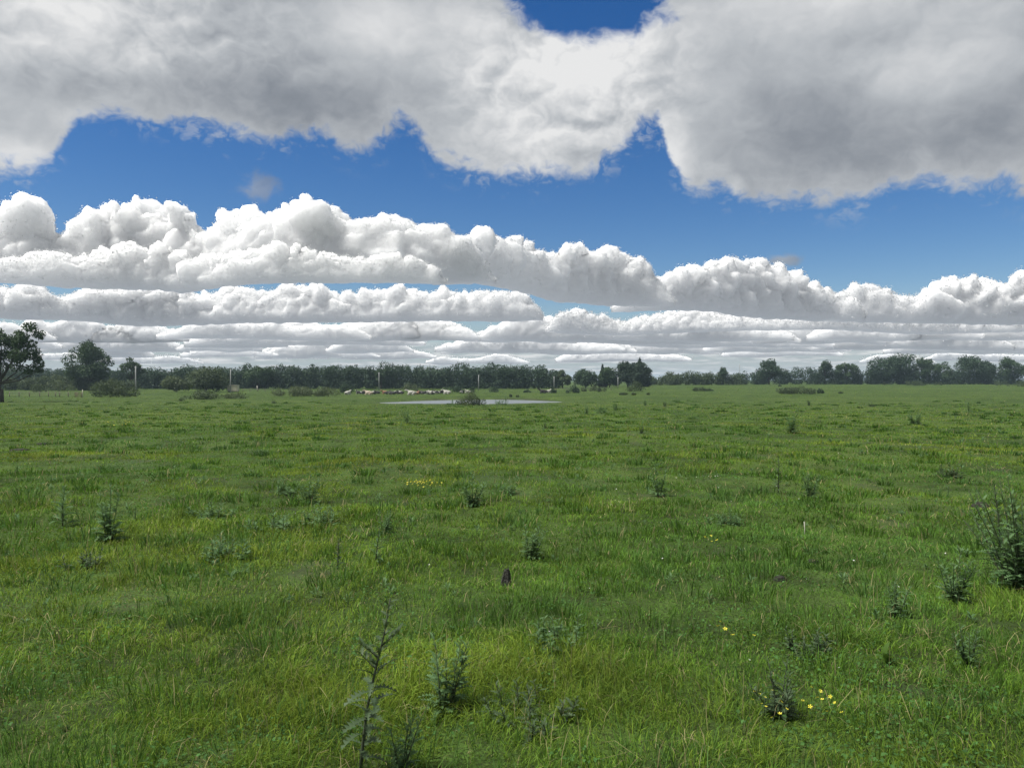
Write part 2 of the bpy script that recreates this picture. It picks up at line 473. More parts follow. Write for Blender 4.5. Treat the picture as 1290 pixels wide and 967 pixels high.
def terrain(x, y):
    x = np.asarray(x, float); y = np.asarray(y, float)
    shp = x.shape; x = x.ravel(); y = y.ravel()
    d = np.hypot(x, y)
    z = -2.60 * np.clip(d / 130.0, 0, 1) ** .86
    right = sstep(-.02, .22, x / np.maximum(y, 1.0)) * (y > 0)
    z = z + right * sstep(120, 460, d) * 1.45
    P = np.stack([x, y, np.zeros_like(x)], -1)
    near = 1 - sstep(60, 160, d)
    z = z + perlin(P * .13 + 3.3) * .10 * near + perlin(P * .45 + 8.1) * .075 * near + perlin(P * 1.3 + 1.7) * .035 * (1 - sstep(25, 80, d))
    far = sstep(30, 120, d) * (1 - sstep(300, 700, d))
    z = z + perlin(P * .035 + 5.5) * .12 * far + perlin(P * .11 + 2.5) * .05 * far
    m = (np.abs(x + 12) < 60) & (np.abs(y - 148) < 60)
    if m.any():
        sd = pond_sd(x[m], y[m])
        zz = z[m]
        bank = WATER_Z + np.clip(sd * .22, -.7, .0) + np.clip(sd, 0, 12) * .006 + .02 * (sd > 0)
        k = sstep(3.0, 26.0, sd)
        back = sstep(150, 160, y[m]) * np.exp(-((sd - 1.8) / 1.5) ** 2) * .42 * (sd > 0)
        z[m] = bank * (1 - k) + zz * k + back
    return z.reshape(shp)

def gz(x, y): return float(terrain(np.array([x]), np.array([y]))[0])

_dd = np.geomspace(1.5, 1200, 2600)
def at(px, py, dmax=1200):
    """the point of the ground seen at a pixel of the photograph"""
    u, v = (px - CX) / FPX, (HZ - py) / FPX
    z = terrain(u * _dd, _dd)
    h = EYE + _dd * v - z
    i = int(np.argmax(h < 0)) if (h < 0).any() else len(_dd) - 1
    i = max(i, 1)
    a, b = h[i - 1], h[i]
    f = a / (a - b) if a != b else 0
    d = min(_dd[i - 1] + (_dd[i] - _dd[i - 1]) * f, dmax)
    return Vector((u * d, d, gz(u * d, d)))

def at_d(px, d): 
    u = (px - CX) / FPX
    return Vector((u * d, d, gz(u * d, d)))

# ------------------------------------------------------------------ plant and ground materials
def attr(t, name):
    n = t.nodes.new('ShaderNodeAttribute'); n.attribute_name = name
    return n

def leaf_mat(name, dark, light, trans=.30, rough=.65, spec=.25, spread=1.0, var=.35):
    """foliage: per-leaf tone from the mesh attribute 'tone', light passing through the blade"""
    m, t, p = new_mat(name)
    a = attr(t, 'tone')
    tone = X(t, a.outputs['Fac'])
    oi = t.nodes.new('ShaderNodeObjectInfo')
    col = rgbmix(t, tone, dark, light)
    p.inputs['Roughness'].default_value = rough
    p.inputs['Specular IOR Level'].default_value = spec
    t.links.new(col, p.inputs['Base Color'])
    tr = t.nodes.new('ShaderNodeBsdfTranslucent')
    c2 = rgbmix(t, .5, col, (light[0] * 1.3, light[1] * 1.25, light[2] * .7))
    t.links.new(c2, tr.inputs['Color'])
    mx = t.nodes.new('ShaderNodeMixShader'); mx.inputs[0].default_value = trans
    t.links.new(p.outputs[0], mx.inputs[1]); t.links.new(tr.outputs[0], mx.inputs[2])
    t.links.new(mx.outputs[0], t.nodes['Material Output'].inputs['Surface'])
    return m

G_DARK, G_FRESH, G_YELLOW, G_STRAW, G_BLUE = (.052, .118, .014), (.118, .235, .024), (.225, .275, .036), (.37, .33, .16), (.080, .162, .052)
M = {}
M['tree'] = leaf_mat('tree_leaf', (.028, .056, .024), (.058, .100, .040), .18)
M['treeblue'] = leaf_mat('wood_leaf', (.022, .046, .026), (.048, .084, .042), .15)
M['conifer'] = leaf_mat('conifer_needle', (.018, .036, .022), (.034, .058, .032), .1)
M['willow'] = leaf_mat('pale_bush_leaf', (.060, .090, .042), (.115, .145, .075), .28)
M['bush'] = leaf_mat('bush_leaf', (.040, .066, .030), (.080, .110, .052), .25)
M['thistle'] = leaf_mat('thistle_leaf', (.060, .125, .046), (.125, .205, .090), .28, .65, .15)
M['dock'] = leaf_mat('dock_leaf', (.055, .110, .018), (.095, .170, .032), .35, .4, .4)

def plain(name, col, rough=.85, noise_s=None, col2=None, bump=0):
    m, t, p = new_mat(name)
    p.inputs['Roughness'].default_value = rough
    p.inputs['Specular IOR Level'].default_value = .2
    if noise_s:
        tc = t.nodes.new('ShaderNodeTexCoord')
        n = noise(t, tc.outputs['Object'], noise_s, 5, .6)
        t.links.new(rgbmix(t, n.step(.35, .65), col, col2 or tuple(c * .6 for c in col)), p.inputs['Base Color'])
        if bump:
            b = t.nodes.new('ShaderNodeBump'); b.inputs['Distance'].default_value = bump
            t.links.new(n.k, b.inputs['Height']); t.links.new(b.outputs[0], p.inputs['Normal'])
    else:
        p.inputs['Base Color'].default_value = (*col, 1)
    return m
M['bark'] = plain('bark', (.07, .06, .048), .9, 3.0, (.035, .03, .025), .05)
M['stem'] = plain('thistle_stem', (.060, .080, .042), .8, 20, (.042, .048, .032))
M['soil'] = plain('bare_soil', (.034, .034, .026), .95, 30, (.017, .017, .013), .01)
M['deadwood'] = plain('weathered_wood', (.060, .060, .053), .95, 60, (.016, .014, .012), .012)
M['pole'] = plain('pale_grey_pole', (.30, .31, .30), .85, 1.5, (.22, .23, .225))
M['post'] = plain('fence_wood', (.20, .17, .14), .9, 6, (.13, .11, .09))
M['gate'] = plain('rusty_gate', (.17, .10, .07), .85, 5, (.11, .07, .05))
M['wire'] = plain('fence_wire', (.18, .18, .17), .6)
M['cream'] = plain('cream_board', (.50, .48, .36), .7, 2, (.42, .41, .31))
M['steel'] = plain('galvanised_steel', (.30, .32, .34), .5)
M['white'] = plain('white_stick', (.50, .49, .43), .7, 30, (.38, .36, .30))
M['petal'] = plain('yellow_petal', (.62, .56, .06), .45)
M['paleflower'] = plain('pale_petal', (.42, .46, .20), .6)
M['clover'] = plain('white_petal', (.70, .70, .66), .6)

# grass blades and the turf beneath share their colours
def grass_material():
    m, t, p = new_mat('grass_blade')
    a = attr(t, 'tint')
    p.inputs['Roughness'].default_value = .6
    p.inputs['Specular IOR Level'].default_value = .10
    t.links.new(a.outputs['Color'], p.inputs['Base Color'])
    tr = t.nodes.new('ShaderNodeBsdfTranslucent')
    t.links.new(a.outputs['Color'], tr.inputs['Color'])
    mx = t.nodes.new('ShaderNodeMixShader'); mx.inputs[0].default_value = .38
    t.links.new(p.outputs[0], mx.inputs[1]); t.links.new(tr.outputs[0], mx.inputs[2])
    t.links.new(mx.outputs[0], t.nodes['Material Output'].inputs['Surface'])
    return m
M['grass'] = grass_material()

def turf_material():
    m, t, p = new_mat('turf')
    g = t.nodes.new('ShaderNodeNewGeometry')
    pos = g.outputs['Position']
    q = vmath(t, 'MULTIPLY', pos, (1, 1, 0))
    n0 = noise(t, q, .045, 4, .6); n1 = noise(t, q, .35, 5, .6); n2 = noise(t, q, 1.9, 5, .65); n3 = noise(t, q, 11.0, 4, .7); n4 = noise(t, vmath(t, 'ADD', q, (40, 7, 0)), .12, 4, .6)
    c = rgbmix(t, (n1 * .45 + n2 * .55).step(.36, .64), TURF['dark'], TURF['mid'])
    c = rgbmix(t, (n0 * .6 + n1 * .4).step(.42, .66) * .75, c, TURF['yellow'])
    c = rgbmix(t, n4.step(.52, .70) * .45, c, TURF['blue'])
    c = rgbmix(t, n3.step(.52, .75) * .40, c, TURF['pale'])
    n5 = noise(t, q, 38.0, 3, .7)
    c = rgbmix(t, (1.0 - n5.step(.38, .60)) * .75, c, (.020, .026, .009))
    c = rgbmix(t, (n2 * .5 + n3 * .5).step(.60, .70) * n0.step(.45, .6) * .5, c, (.16, .14, .07))
    # bare wet mud on the far bank of the pond
    at_ = attr(t, 'mud')
    c = rgbmix(t, X(t, at_.outputs['Fac']) * .85, c, (.045, .046, .032))
    t.links.new(c, p.inputs['Base Color'])
    p.inputs['Roughness'].default_value = .9
    p.inputs['Specular IOR Level'].default_value = .08
    b = t.nodes.new('ShaderNodeBump'); b.inputs['Distance'].default_value = .35; b.inputs['Strength'].default_value = .9
    h = n1 * .5 + n2 * .35 + n3 * .10
    t.links.new(h.k, b.inputs['Height']); t.links.new(b.outputs[0], p.inputs['Normal'])
    return m
TURF = dict(dark=(.022, .036, .010), mid=(.066, .125, .022), yellow=(.110, .158, .034), blue=(.055, .100, .036), pale=(.13, .165, .045))
M['turf'] = turf_material()

# ------------------------------------------------------------------ the field: one sheet out to the horizon, finest near the viewer
def build_field():
    fa = np.concatenate([np.linspace(-48, 48, 420), np.linspace(48, 312, 50)[1:-1]]) * math.pi / 180
    rr = np.concatenate([[.3], np.geomspace(.8, 420, 330), np.geomspace(440, 6000, 24)])
    na, nr = len(fa), len(rr)
    Xx = rr[:, None] * np.sin(fa)[None]; Yy = rr[:, None] * np.cos(fa)[None]
    Z = terrain(Xx, Yy)
    v = np.stack([Xx, Yy, Z], -1).reshape(-1, 3)
    idx = np.arange(nr * na).reshape(nr, na)
    nx = np.roll(idx, -1, 1)
    f = np.stack([idx[:-1], nx[:-1], nx[1:], idx[1:]], -1).reshape(-1, 4)[:, ::-1]
    me = mesh_np('field', v, f, M['turf'], smooth=True)
    sd = np.full(len(v), 99.0)
    m = (np.abs(v[:, 0] + 12) < 60) & (np.abs(v[:, 1] - 148) < 60)
    sd[m] = pond_sd(v[m, 0], v[m, 1])
    mud = np.clip(1 - np.abs(sd - .6) / 1.8, 0, 1) * np.clip((v[:, 1] - 146) / 10, .25, 1)
    near_ = np.hypot(v[:, 0], v[:, 1]) < 40
    Pn = v[near_] * np.array((1, 1, 0))
    mud[near_] = np.maximum(mud[near_], .5 * np.clip((perlin(Pn * .8 + 55) + .35 * perlin(Pn * 3.3 + 9) - .42 + .5 * perlin(Pn * 7.0 + 3)) * 2.5, 0, 1))
    at_ = me.attributes.new('mud', 'FLOAT', 'POINT'); at_.data.foreach_set('value', mud.astype(np.float32))
    o = link(bpy.data.objects.new('field', me))
    tag(o, 'rough green pasture sloping away from the viewer', None, None, 'structure')
build_field()

def build_pond():
    m, t, p = new_mat('pond_water')
    p.inputs['Base Color'].default_value = (.13, .145, .15, 1)
    p.inputs['Roughness'].default_value = .36
    p.inputs['IOR'].default_value = 1.33
    tc = t.nodes.new('ShaderNodeTexCoord')
    n = noise(t, tc.outputs['Object'], 3.0, 3, .6)
    b = t.nodes.new('ShaderNodeBump'); b.inputs['Distance'].default_value = .002; b.inputs['Strength'].default_value = .05
    t.links.new(n.k, b.inputs['Height']); t.links.new(b.outputs[0], p.inputs['Normal'])
    c = POND.mean(0)
    ring = [(c[0] + (x - c[0]) * 1.03, c[1] + (y - c[1]) * 1.05, WATER_Z) for x, y in POND]
    bm = bmesh.new()
    vs = [bm.verts.new(q) for q in ring]
    f = bm.faces.new(vs)
    if f.normal.z < 0: bmesh.ops.reverse_faces(bm, faces=[f])
    bmesh.ops.triangulate(bm, faces=bm.faces[:])
    bm.normal_update()
    for f in bm.faces:
        if f.normal.z < 0: f.normal_flip()
    me = bpy.data.meshes.new('pond'); bm.to_mesh(me); bm.free()
    me.materials.append(m)
    tag(link(bpy.data.objects.new('pond_water', me)), 'pale pond reflecting the clouds in the middle of the pasture', None, None, 'structure')
build_pond()

# ------------------------------------------------------------------ grass: about half a million blades, thinning with distance
def tri_mesh(name, verts, tris, mat, attrs=(), smooth=False):
    me = mesh_np(name, verts, tris, mat, smooth)
    for nm, kind, dat in attrs:
        a = me.attributes.new(nm, kind, 'POINT')
        a.data.foreach_set('value' if kind == 'FLOAT' else 'color', np.asarray(dat, np.float32).ravel())
    return me

def build_grass():
    rs = np.random.RandomState(11)
    V_, T_, C_ = [], [], []
    off = 0
    def emit(vs, ts, col):
        nonlocal off
        k, nv = len(vs[0]), len(vs)
        V_.append(np.stack(vs, 1).reshape(-1, 3))
        T_.append((np.array(ts)[None] + off + np.arange(k)[:, None, None] * nv).reshape(-1, 3))
        C_.append(np.concatenate([np.repeat(col, nv, 0), np.ones((k * nv, 1))], 1))
        off += k * nv
    for (d0, d1, n, seg, hk, wk) in GRASS:
        lnr = rs.uniform(0, 1, n * 2)
        ge = np.exp(np.log(d0) + lnr * np.log(d1 / d0))
        d = np.sqrt(d0 ** 2 + lnr * (d1 ** 2 - d0 ** 2)) * .5 + ge * .5 if d0 < 20 else ge
        x = rs.uniform(-1, 1, n * 2) * (d * .73 + 2.0)
        y = d
        P = np.stack([x, y, np.zeros_like(x)], -1)
        c1 = perlin(P * 2.6 + 7); c2 = perlin(P * .55 + 3); c3 = perlin(P * .16 + 11); c4 = perlin(P * 6.5 + 31)
        bare = np.clip((perlin(P * .8 + 55) + .35 * perlin(P * 3.3 + 9) - .42 + .3 * perlin(P * 7.0 + 3)) * 3, 0, 1)
        keep = rs.uniform(0, 1, n * 2) < (1 - .78 * bare) * np.maximum(.28, .60 + .40 * c1 + .30 * c2 + .45 * c4)
        if d1 > 80: keep &= (pond_sd(x, y) > np.where(y < 150, 2.5, .6))
        sel = np.nonzero(keep)[0][:n]
        x, y, d, c1, c2, c3, c4, bare = (q[sel] for q in (x, y, d, c1, c2, c3, c4, bare))
        k = len(sel)
        tall = np.clip(.45 + .8 * c2 + .55 * c1 + .2 * c4, 0, 1) ** 1.7
        h = (.033 + .096 * tall) * rs.uniform(.5, 1.4, k) * hk
        stalk = rs.uniform(0, 1, k) < .012
        h = np.where(stalk, h * 1.8 + .08, h) * (1 - .35 * bare)
        w = np.maximum(.0036, .00088 * d * wk) * rs.uniform(.65, 1.35, k)
        w = np.where(stalk, w * .55, w)
        lean = .15 + 1.25 * rs.beta(1.5, 1.8, k)
        lean = np.where(stalk, lean * .45, lean)
        ca = perlin(np.stack([x * 1.1, y * 1.1, np.full(k, 4.4)], -1)) * 5.0
        a = np.where(rs.uniform(0, 1, k) < .40, ca + rs.normal(0, .7, k), rs.uniform(0, 2 * np.pi, k))
        z = terrain(x, y) - .006
        dx, dy = np.cos(a), np.sin(a)
        fa = rs.uniform(0, 2 * np.pi, k)
        sx, sy = np.cos(fa) * w * .5, np.sin(fa) * w * .5
        curl = rs.uniform(-.35, .35, k)
        def pt(f, wd, side):
            out = h * lean * f ** 1.7
            cx, cy = dx * out - dy * out * curl * f, dy * out + dx * out * curl * f
            hz = f * (1.08 - .62 * np.clip(lean, 0, 1.3) * f * f)
            return np.stack([x + cx + sx * wd * side, y + cy + sy * wd * side, z + h * hz], -1)
        if seg == 5:
            vs = [pt(0, .8, -1), pt(0, .8, 1), pt(.4, 1, -1), pt(.4, 1, 1), pt(.75, .7, -1), pt(.75, .7, 1), pt(1.0, 0, 0)]
            ts = [(0, 1, 3), (0, 3, 2), (2, 3, 5), (2, 5, 4), (4, 5, 6)]
        elif seg == 3:
            vs = [pt(0, 1, -1), pt(0, 1, 1), pt(.6, .8, -1), pt(.6, .8, 1), pt(1.0, 0, 0)]
            ts = [(0, 1, 3), (0, 3, 2), (2, 3, 4)]
        else:
            vs = [pt(0, 1, -1), pt(0, 1, 1), pt(.9, 0, 0)]
            ts = [(0, 1, 2)]
        # colour of the blade: patches of fresh, yellowish and bluish grass, and straw
        f = rs.uniform(0, 1, k)
        col = np.outer(1 - f, G_DARK) + np.outer(f, G_FRESH)
        yl = np.clip(.22 + .8 * c3 + .45 * c2 + rs.normal(0, .2, k), 0, 1)[:, None] * .78
        col = col * (1 - yl) + np.array(G_YELLOW) * yl
        bl = np.clip(-.10 - .8 * c3 + .6 * c1 + rs.normal(0, .15, k), 0, 1)[:, None] * .7
        col = col * (1 - bl) + np.array(G_BLUE) * bl
        dry = (rs.uniform(0, 1, k) < .03 + .35 * np.clip(c3 - c2 - .30, 0, 1) + .40 * bare) | (stalk & (rs.uniform(0, 1, k) < .75))
        col[dry] = np.array(G_STRAW) * rs.uniform(.45, 1.05, (dry.sum(), 1))
        col = col * rs.uniform(.7, 1.3, (k, 1)) * (1 + .42 * np.clip(perlin(np.stack([x * .9, y * .9, np.full(k, 9.9)], -1)), -1, 1))[:, None]
        emit(vs, ts, col)
    # tussocks the cattle leave standing: dense, dark, taller
    nt = 1500
    td = np.exp(np.log(3.0) + rs.uniform(0, 1, nt) * np.log(150 / 3.0)); tx = rs.uniform(-1, 1, nt) * (td * .73 + 2)
    ok = pond_sd(tx, td) > 6; td, tx = td[ok], tx[ok]; nt = len(td)
    tr_ = rs.uniform(.10, .30, nt) * (1 + td * .012); th_ = rs.uniform(.09, .21, nt) * (1 + td * .004)
    nb = 58
    ang = rs.uniform(0, 6.283, (nt, nb)); rad = np.sqrt(rs.uniform(0, 1, (nt, nb)))
    x = (tx[:, None] + np.cos(ang) * rad * tr_[:, None] * 1.3).ravel(); y = (td[:, None] + np.sin(ang) * rad * tr_[:, None]).ravel()
    k = len(x); d = np.repeat(td, nb)
    h = np.repeat(th_, nb) * rs.uniform(.55, 1.3, k) * (1.1 - .5 * rad.ravel())
    w = np.maximum(.0042, .0011 * d) * rs.uniform(.7, 1.3, k)
    a = ang.ravel() + rs.normal(0, .5, k); ln = rs.uniform(.2, 1.0, k) * (.4 + .8 * rad.ravel())
    z = terrain(x, y) - .01
    dx, dy = np.cos(a) * h * ln, np.sin(a) * h * ln; fa = rs.uniform(0, 6.283, k)
    s0, s1 = np.cos(fa) * w * .5, np.sin(fa) * w * .5
    vs = [np.stack([x - s0, y - s1, z], -1), np.stack([x + s0, y + s1, z], -1), np.stack([x + dx * .4 - s0 * .8, y + dy * .4 - s1 * .8, z + h * .62], -1), np.stack([x + dx * .4 + s0 * .8, y + dy * .4 + s1 * .8, z + h * .62], -1),
          np.stack([x + dx * 1.15, y + dy * 1.15, z + h * (1.02 - .35 * ln)], -1)]
    f = rs.uniform(0, 1, (k, 1)); tb = np.repeat(rs.uniform(0, 1, (nt, 1)), nb, 0)
    col = (np.array(G_DARK) * (1 - f) + np.array(G_FRESH) * f) * (1 - tb * .6) + np.array(G_BLUE) * tb * .6
    col = col * rs.uniform(.6, 1.1, (k, 1)); dry = rs.uniform(0, 1, k) < .03; col[dry] = np.array(G_STRAW) * .8
    emit(vs, [(0, 1, 3), (0, 3, 2), (2, 3, 4)], col)
    # clover and other low broad leaves between the blades
    n = 60000
    lnr = rs.uniform(0, 1, n)
    d = np.exp(np.log(2.4) + lnr * np.log(22 / 2.4)); x = rs.uniform(-1, 1, n) * (d * .73 + 2); y = d
    P = np.stack([x, y, np.zeros_like(x)], -1)
    sel = (perlin(P * .8 + 77) + .5 * perlin(P * 3.1 + 12)) > .12
    x, y, d = x[sel], y[sel], d[sel]; k = len(x)
    s = np.maximum(.010, .0012 * d) * rs.uniform(.6, 1.4, k)
    z = terrain(x, y) + rs.uniform(.012, .075, k)
    nrm = rs.normal(size=(k, 3)) * .45; nrm[:, 2] = 1; nrm /= np.linalg.norm(nrm, axis=1)[:, None]
    a1 = np.cross(nrm, rs.normal(size=(k, 3))); a1 /= np.linalg.norm(a1, axis=1)[:, None]; a2 = np.cross(nrm, a1)
    p0 = np.stack([x, y, z], -1)
    vs = [p0 - a1 * s[:, None], p0 - a2 * s[:, None] * .8 + nrm * s[:, None] * .25, p0 + a1 * s[:, None] * 1.1, p0 + a2 * s[:, None] * .8 + nrm * s[:, None] * .25]
    col = np.array(G_BLUE) * rs.uniform(.55, 1.25, (k, 1)) * np.array((.9, 1.0, .8))
    emit(vs, [(0, 1, 2), (0, 2, 3)], col)
    # dead stalks lying about
    n = 4200
    d = np.exp(np.log(2.4) + rs.uniform(0, 1, n) * np.log(20 / 2.4)); x = rs.uniform(-1, 1, n) * (d * .73 + 2); y = d
    P = np.stack([x, y, np.zeros_like(x)], -1)
    sel = (perlin(P * .7 + 41) + .5 * perlin(P * 2.2 + 5)) > .22
    x, y, d = x[sel], y[sel], d[sel]; k = len(x)
    a = rs.uniform(0, 6.28, k); L = rs.uniform(.08, .32, k); w = np.maximum(.0013, .00034 * d)
    z = terrain(x, y) + rs.uniform(.015, .07, k)
    p0 = np.stack([x, y, z], -1); dr = np.stack([np.cos(a), np.sin(a), rs.uniform(-.1, .35, k)], -1); sd_ = np.stack([-np.sin(a), np.cos(a), np.zeros(k)], -1) * w[:, None]
    mid = p0 + dr * L[:, None] * .5 + np.array((0, 0, 1)) * (L * .12)[:, None]
    end = p0 + dr * L[:, None] - np.array((0, 0, 1)) * (L * .15)[:, None] + sd_ * rs.uniform(-9, 9, (k, 1))
    emit([p0 - sd_, p0 + sd_, mid - sd_, mid + sd_, end], [(0, 1, 3), (0, 3, 2), (2, 3, 4)], np.array(G_STRAW) * rs.uniform(.35, .95, (k, 1)))
    me = tri_mesh('grass', np.concatenate(V_), np.concatenate(T_), M['grass'], [('tint', 'FLOAT_COLOR', np.concatenate(C_))])
    tag(link(bpy.data.objects.new('grass', me)), 'rough tufted pasture grass, fresh green with straw stalks', None, None, 'stuff')
GRASS = [(2.2, 5.5, 118000, 5, 1.0, 1.0), (5.5, 12, 130000, 3, .98, 1.0), (12, 24, 110000, 1, 1.05, 1.3), (24, 50, 100000, 1, 1.1, 1.4), (50, 135, 100000, 1, 1.2, 1.4), (135, 430, 50000, 1, 1.2, 1.3)]
build_grass()

# ------------------------------------------------------------------ builders for trees and bushes
def thing(name, label, cat, loc, rz=0.0, group=None):
    o = bpy.data.objects.new(name, None); o.empty_display_size = .2
    COL.objects.link(o); o.location = loc; o.rotation_euler = (0, 0, rz)
    return tag(o, label, cat, group)

def part(name, me, parent, loc=(0, 0, 0), rot=None, sc=None, label=None):
    o = bpy.data.objects.new(name, me); COL.objects.link(o); o.parent = parent
    o.location = loc
    if rot is not None: o.rotation_euler = rot
    if sc is not None: o.scale = (sc, sc, sc)
    if label: o['label'] = label
    return o

def leaf_cloud(rs, blobs, n, size, flat=.5):
    """n small leaf-sprays through the volume of the blobs (centre, radii); returns verts, tris, tone"""
    blobs = [(np.array(c, float), np.array(r, float)) for c, r in blobs]
    wts = np.array([np.prod(r) ** (2 / 3) for c, r in blobs]); wts /= wts.sum()
    bi = rs.choice(len(blobs), n, p=wts)
    C = np.array([c for c, r in blobs])[bi]; Rr = np.array([r for c, r in blobs])[bi]
    dirn = rs.normal(size=(n, 3)); dirn /= np.linalg.norm(dirn, axis=1)[:, None]
    rad = (.35 + .65 * rs.uniform(0, 1, n) ** .5) * rs.uniform(.85, 1.15, n)
    P = C + dirn * rad[:, None] * Rr
    nor = dirn * .6 + rs.normal(size=(n, 3)) * .7; nor[:, 2] += .25
    nor /= np.linalg.norm(nor, axis=1)[:, None]
    a = np.cross(nor, rs.normal(size=(n, 3))); a /= np.linalg.norm(a, axis=1)[:, None]
    b = np.cross(nor, a)
    s = size * rs.uniform(.55, 1.35, n)[:, None]
    bend = nor * s * rs.uniform(-.35, .35, n)[:, None]
    V = np.stack([P - a * s * .62, P - b * s * .38 + bend, P + a * s * .62, P + b * s * .38 + bend], 1).reshape(-1, 3)
    k = np.arange(n)[:, None, None] * 4
    T = (np.array([(0, 1, 2), (0, 2, 3)])[None] + k).reshape(-1, 3)
    bt = rs.uniform(0, 1, len(blobs))[bi]
    tone = np.clip(.35 * bt + .65 * rs.uniform(0, 1, n), 0, 1)
    return V, T, np.repeat(tone, 4)

def tube(path, radii, sides=7):
    """tapered tube along a path; returns verts, quads"""
    path = np.asarray(path, float); n = len(path)
    tg = np.gradient(path, axis=0); tg /= np.linalg.norm(tg, axis=1)[:, None] + 1e-9
    ref = np.array([.3, .9, .1]); V = []
    for i in range(n):
        a = np.cross(tg[i], ref); a /= np.linalg.norm(a) + 1e-9
        b = np.cross(tg[i], a)
        for k in range(sides):
            t = 2 * math.pi * k / sides
            V.append(path[i] + (a * math.cos(t) + b * math.sin(t)) * radii[i])
    F = []
    for i in range(n - 1):
        for k in range(sides):
            k2 = (k + 1) % sides
            F.append((i * sides + k, i * sides + k2, (i + 1) * sides + k2, (i + 1) * sides + k))
    V.append(path[0]); V.append(path[-1]); c0, c1 = len(V) - 2, len(V) - 1
    for k in range(sides):
        k2 = (k + 1) % sides
        F.append((c0, k2, k, k)); F.append((c1, (n - 1) * sides + k, (n - 1) * sides + k2, (n - 1) * sides + k2))
    return V, F

def poly_mesh(name, V, F, mat, smooth=True):
    me = bpy.data.meshes.new(name)
    F = [tuple(dict.fromkeys(f)) for f in F]
    me.from_pydata([tuple(v) for v in V], [], F); me.update()
    if smooth: me.polygons.foreach_set('use_smooth', [True] * len(me.polygons))
    if mat: me.materials.append(mat)
    return me

def join(parts):
    V, F = [], []
    for v, f in parts:
        o = len(V); V += [tuple(p) for p in v]; F += [tuple(i + o for i in q) for q in f]
    return V, F

def tree_at(name, label, cat, base, H, Wd, mat, seed, clumps=26, leaf=.45, n=2600, trunk_h=.17, squash=.85, cfac=.30, group=None, blobs=None, lean=0.0):
    """a tree of height H and crown width Wd: trunk with limbs to leaf clumps spread through a dome"""
    rs = np.random.RandomState(seed)
    th = H * trunk_h
    if blobs is None:
        blobs = []
        cz, rz = th + (H - th) * .46, (H - th) * .54
        for i in range(clumps):
            d = rs.normal(size=3); d /= np.linalg.norm(d)
            if d[2] < -.80: d[2] *= -.6
            q = rs.uniform(.45, .86)
            r = Wd * .5 * cfac * rs.uniform(.7, 1.3)
            c = np.array([d[0] * (Wd * .5 - r * .6) * q * 1.15 + lean * d[2] * Wd, d[1] * (Wd * .5 - r * .6) * q * 1.15, cz + d[2] * (rz - r * .6 * squash) * min(1.0, q * 1.2)])
            blobs.append((c, (r, r, r * squash)))
    root = thing(name, label, cat, base, 0, group)
    V, T, tone = leaf_cloud(rs, blobs, int(n * 2.0), leaf * 1.12)
    part('crown', tri_mesh('crown', V, T, mat, [('tone', 'FLOAT', tone)]), root)
    r0 = max(.10, H * .022)
    top = np.array([lean * Wd * .3, 0, H * .72])
    mid = np.array([rs.uniform(-.1, .1) * Wd * .3, rs.uniform(-.1, .1), th])
    segs = [tube([(0, 0, -.3), (0, 0, .15 * H), mid, mid * .4 + top * .6, top], [r0 * 1.35, r0, r0 * .8, r0 * .5, r0 * .15])]
    order = rs.permutation(len(blobs))[:min(9, len(blobs))]
    for i in order:
        c = np.array(blobs[i][0], float)
        s = mid * .8 + top * .2 * rs.uniform(0, 1)
        segs.append(tube([s, s * .5 + c * .5 + np.array([0, 0, -.04 * H]), c], [r0 * .5, r0 * .3, r0 * .08], 5))
    V, F = join(segs)
    part('trunk', poly_mesh('trunk', V, F, M['bark']), root)
    return root

def bush_at(name, label, cat, base, H, Wd, mat, seed, leaf=.3, n=900, pointed=False, group=None):
    rs = np.random.RandomState(seed)
    blobs = []
    k = 9 if Wd > 3 else 5
    for i in range(k):
        x = rs.uniform(-.36, .36) * Wd; y = rs.uniform(-.25, .25) * Wd
        env = 1 - (abs(x) / (Wd * .5)) ** (1.0 if pointed else 2.0)
        hh = max(.3, env) * H * rs.uniform(.72, 1.0)
        blobs.append(((x, y, hh * .48), (Wd * rs.uniform(.13, .22), Wd * rs.uniform(.13, .2), hh * .52)))
    root = thing(name, label, cat, base, 0, group)
    V, T, tone = leaf_cloud(rs, blobs, n, leaf)
    V[:, 2] = np.maximum(V[:, 2], -.05)
    part('foliage', tri_mesh('foliage', V, T, mat, [('tone', 'FLOAT', tone)]), root)
    V, F = tube([(0, 0, -.15), (.03 * Wd, 0, H * .3), (-.02 * Wd, 0, H * .6)], [.05, .04, .015], 6)
    part('stem', poly_mesh('stem', V, F, M['bark']), root)
    return root

def span(px, top, base, w, d=None):
    p = at_d(px, d) if d else at(px, base)
    ground_row = HZ + (EYE - p.z) / p.y * FPX
    return p, (ground_row - top) / FPX * p.y, w / FPX * p.y

# ------------------------------------------------------------------ trees
def T(px, top, w, d, mat, label, seed, name='tree', cat='tree', **k):
    p, H, Wd = span(px, top, 0, w, d)
    return tree_at(name, label, cat, p, H, Wd, M[mat], seed, **k)

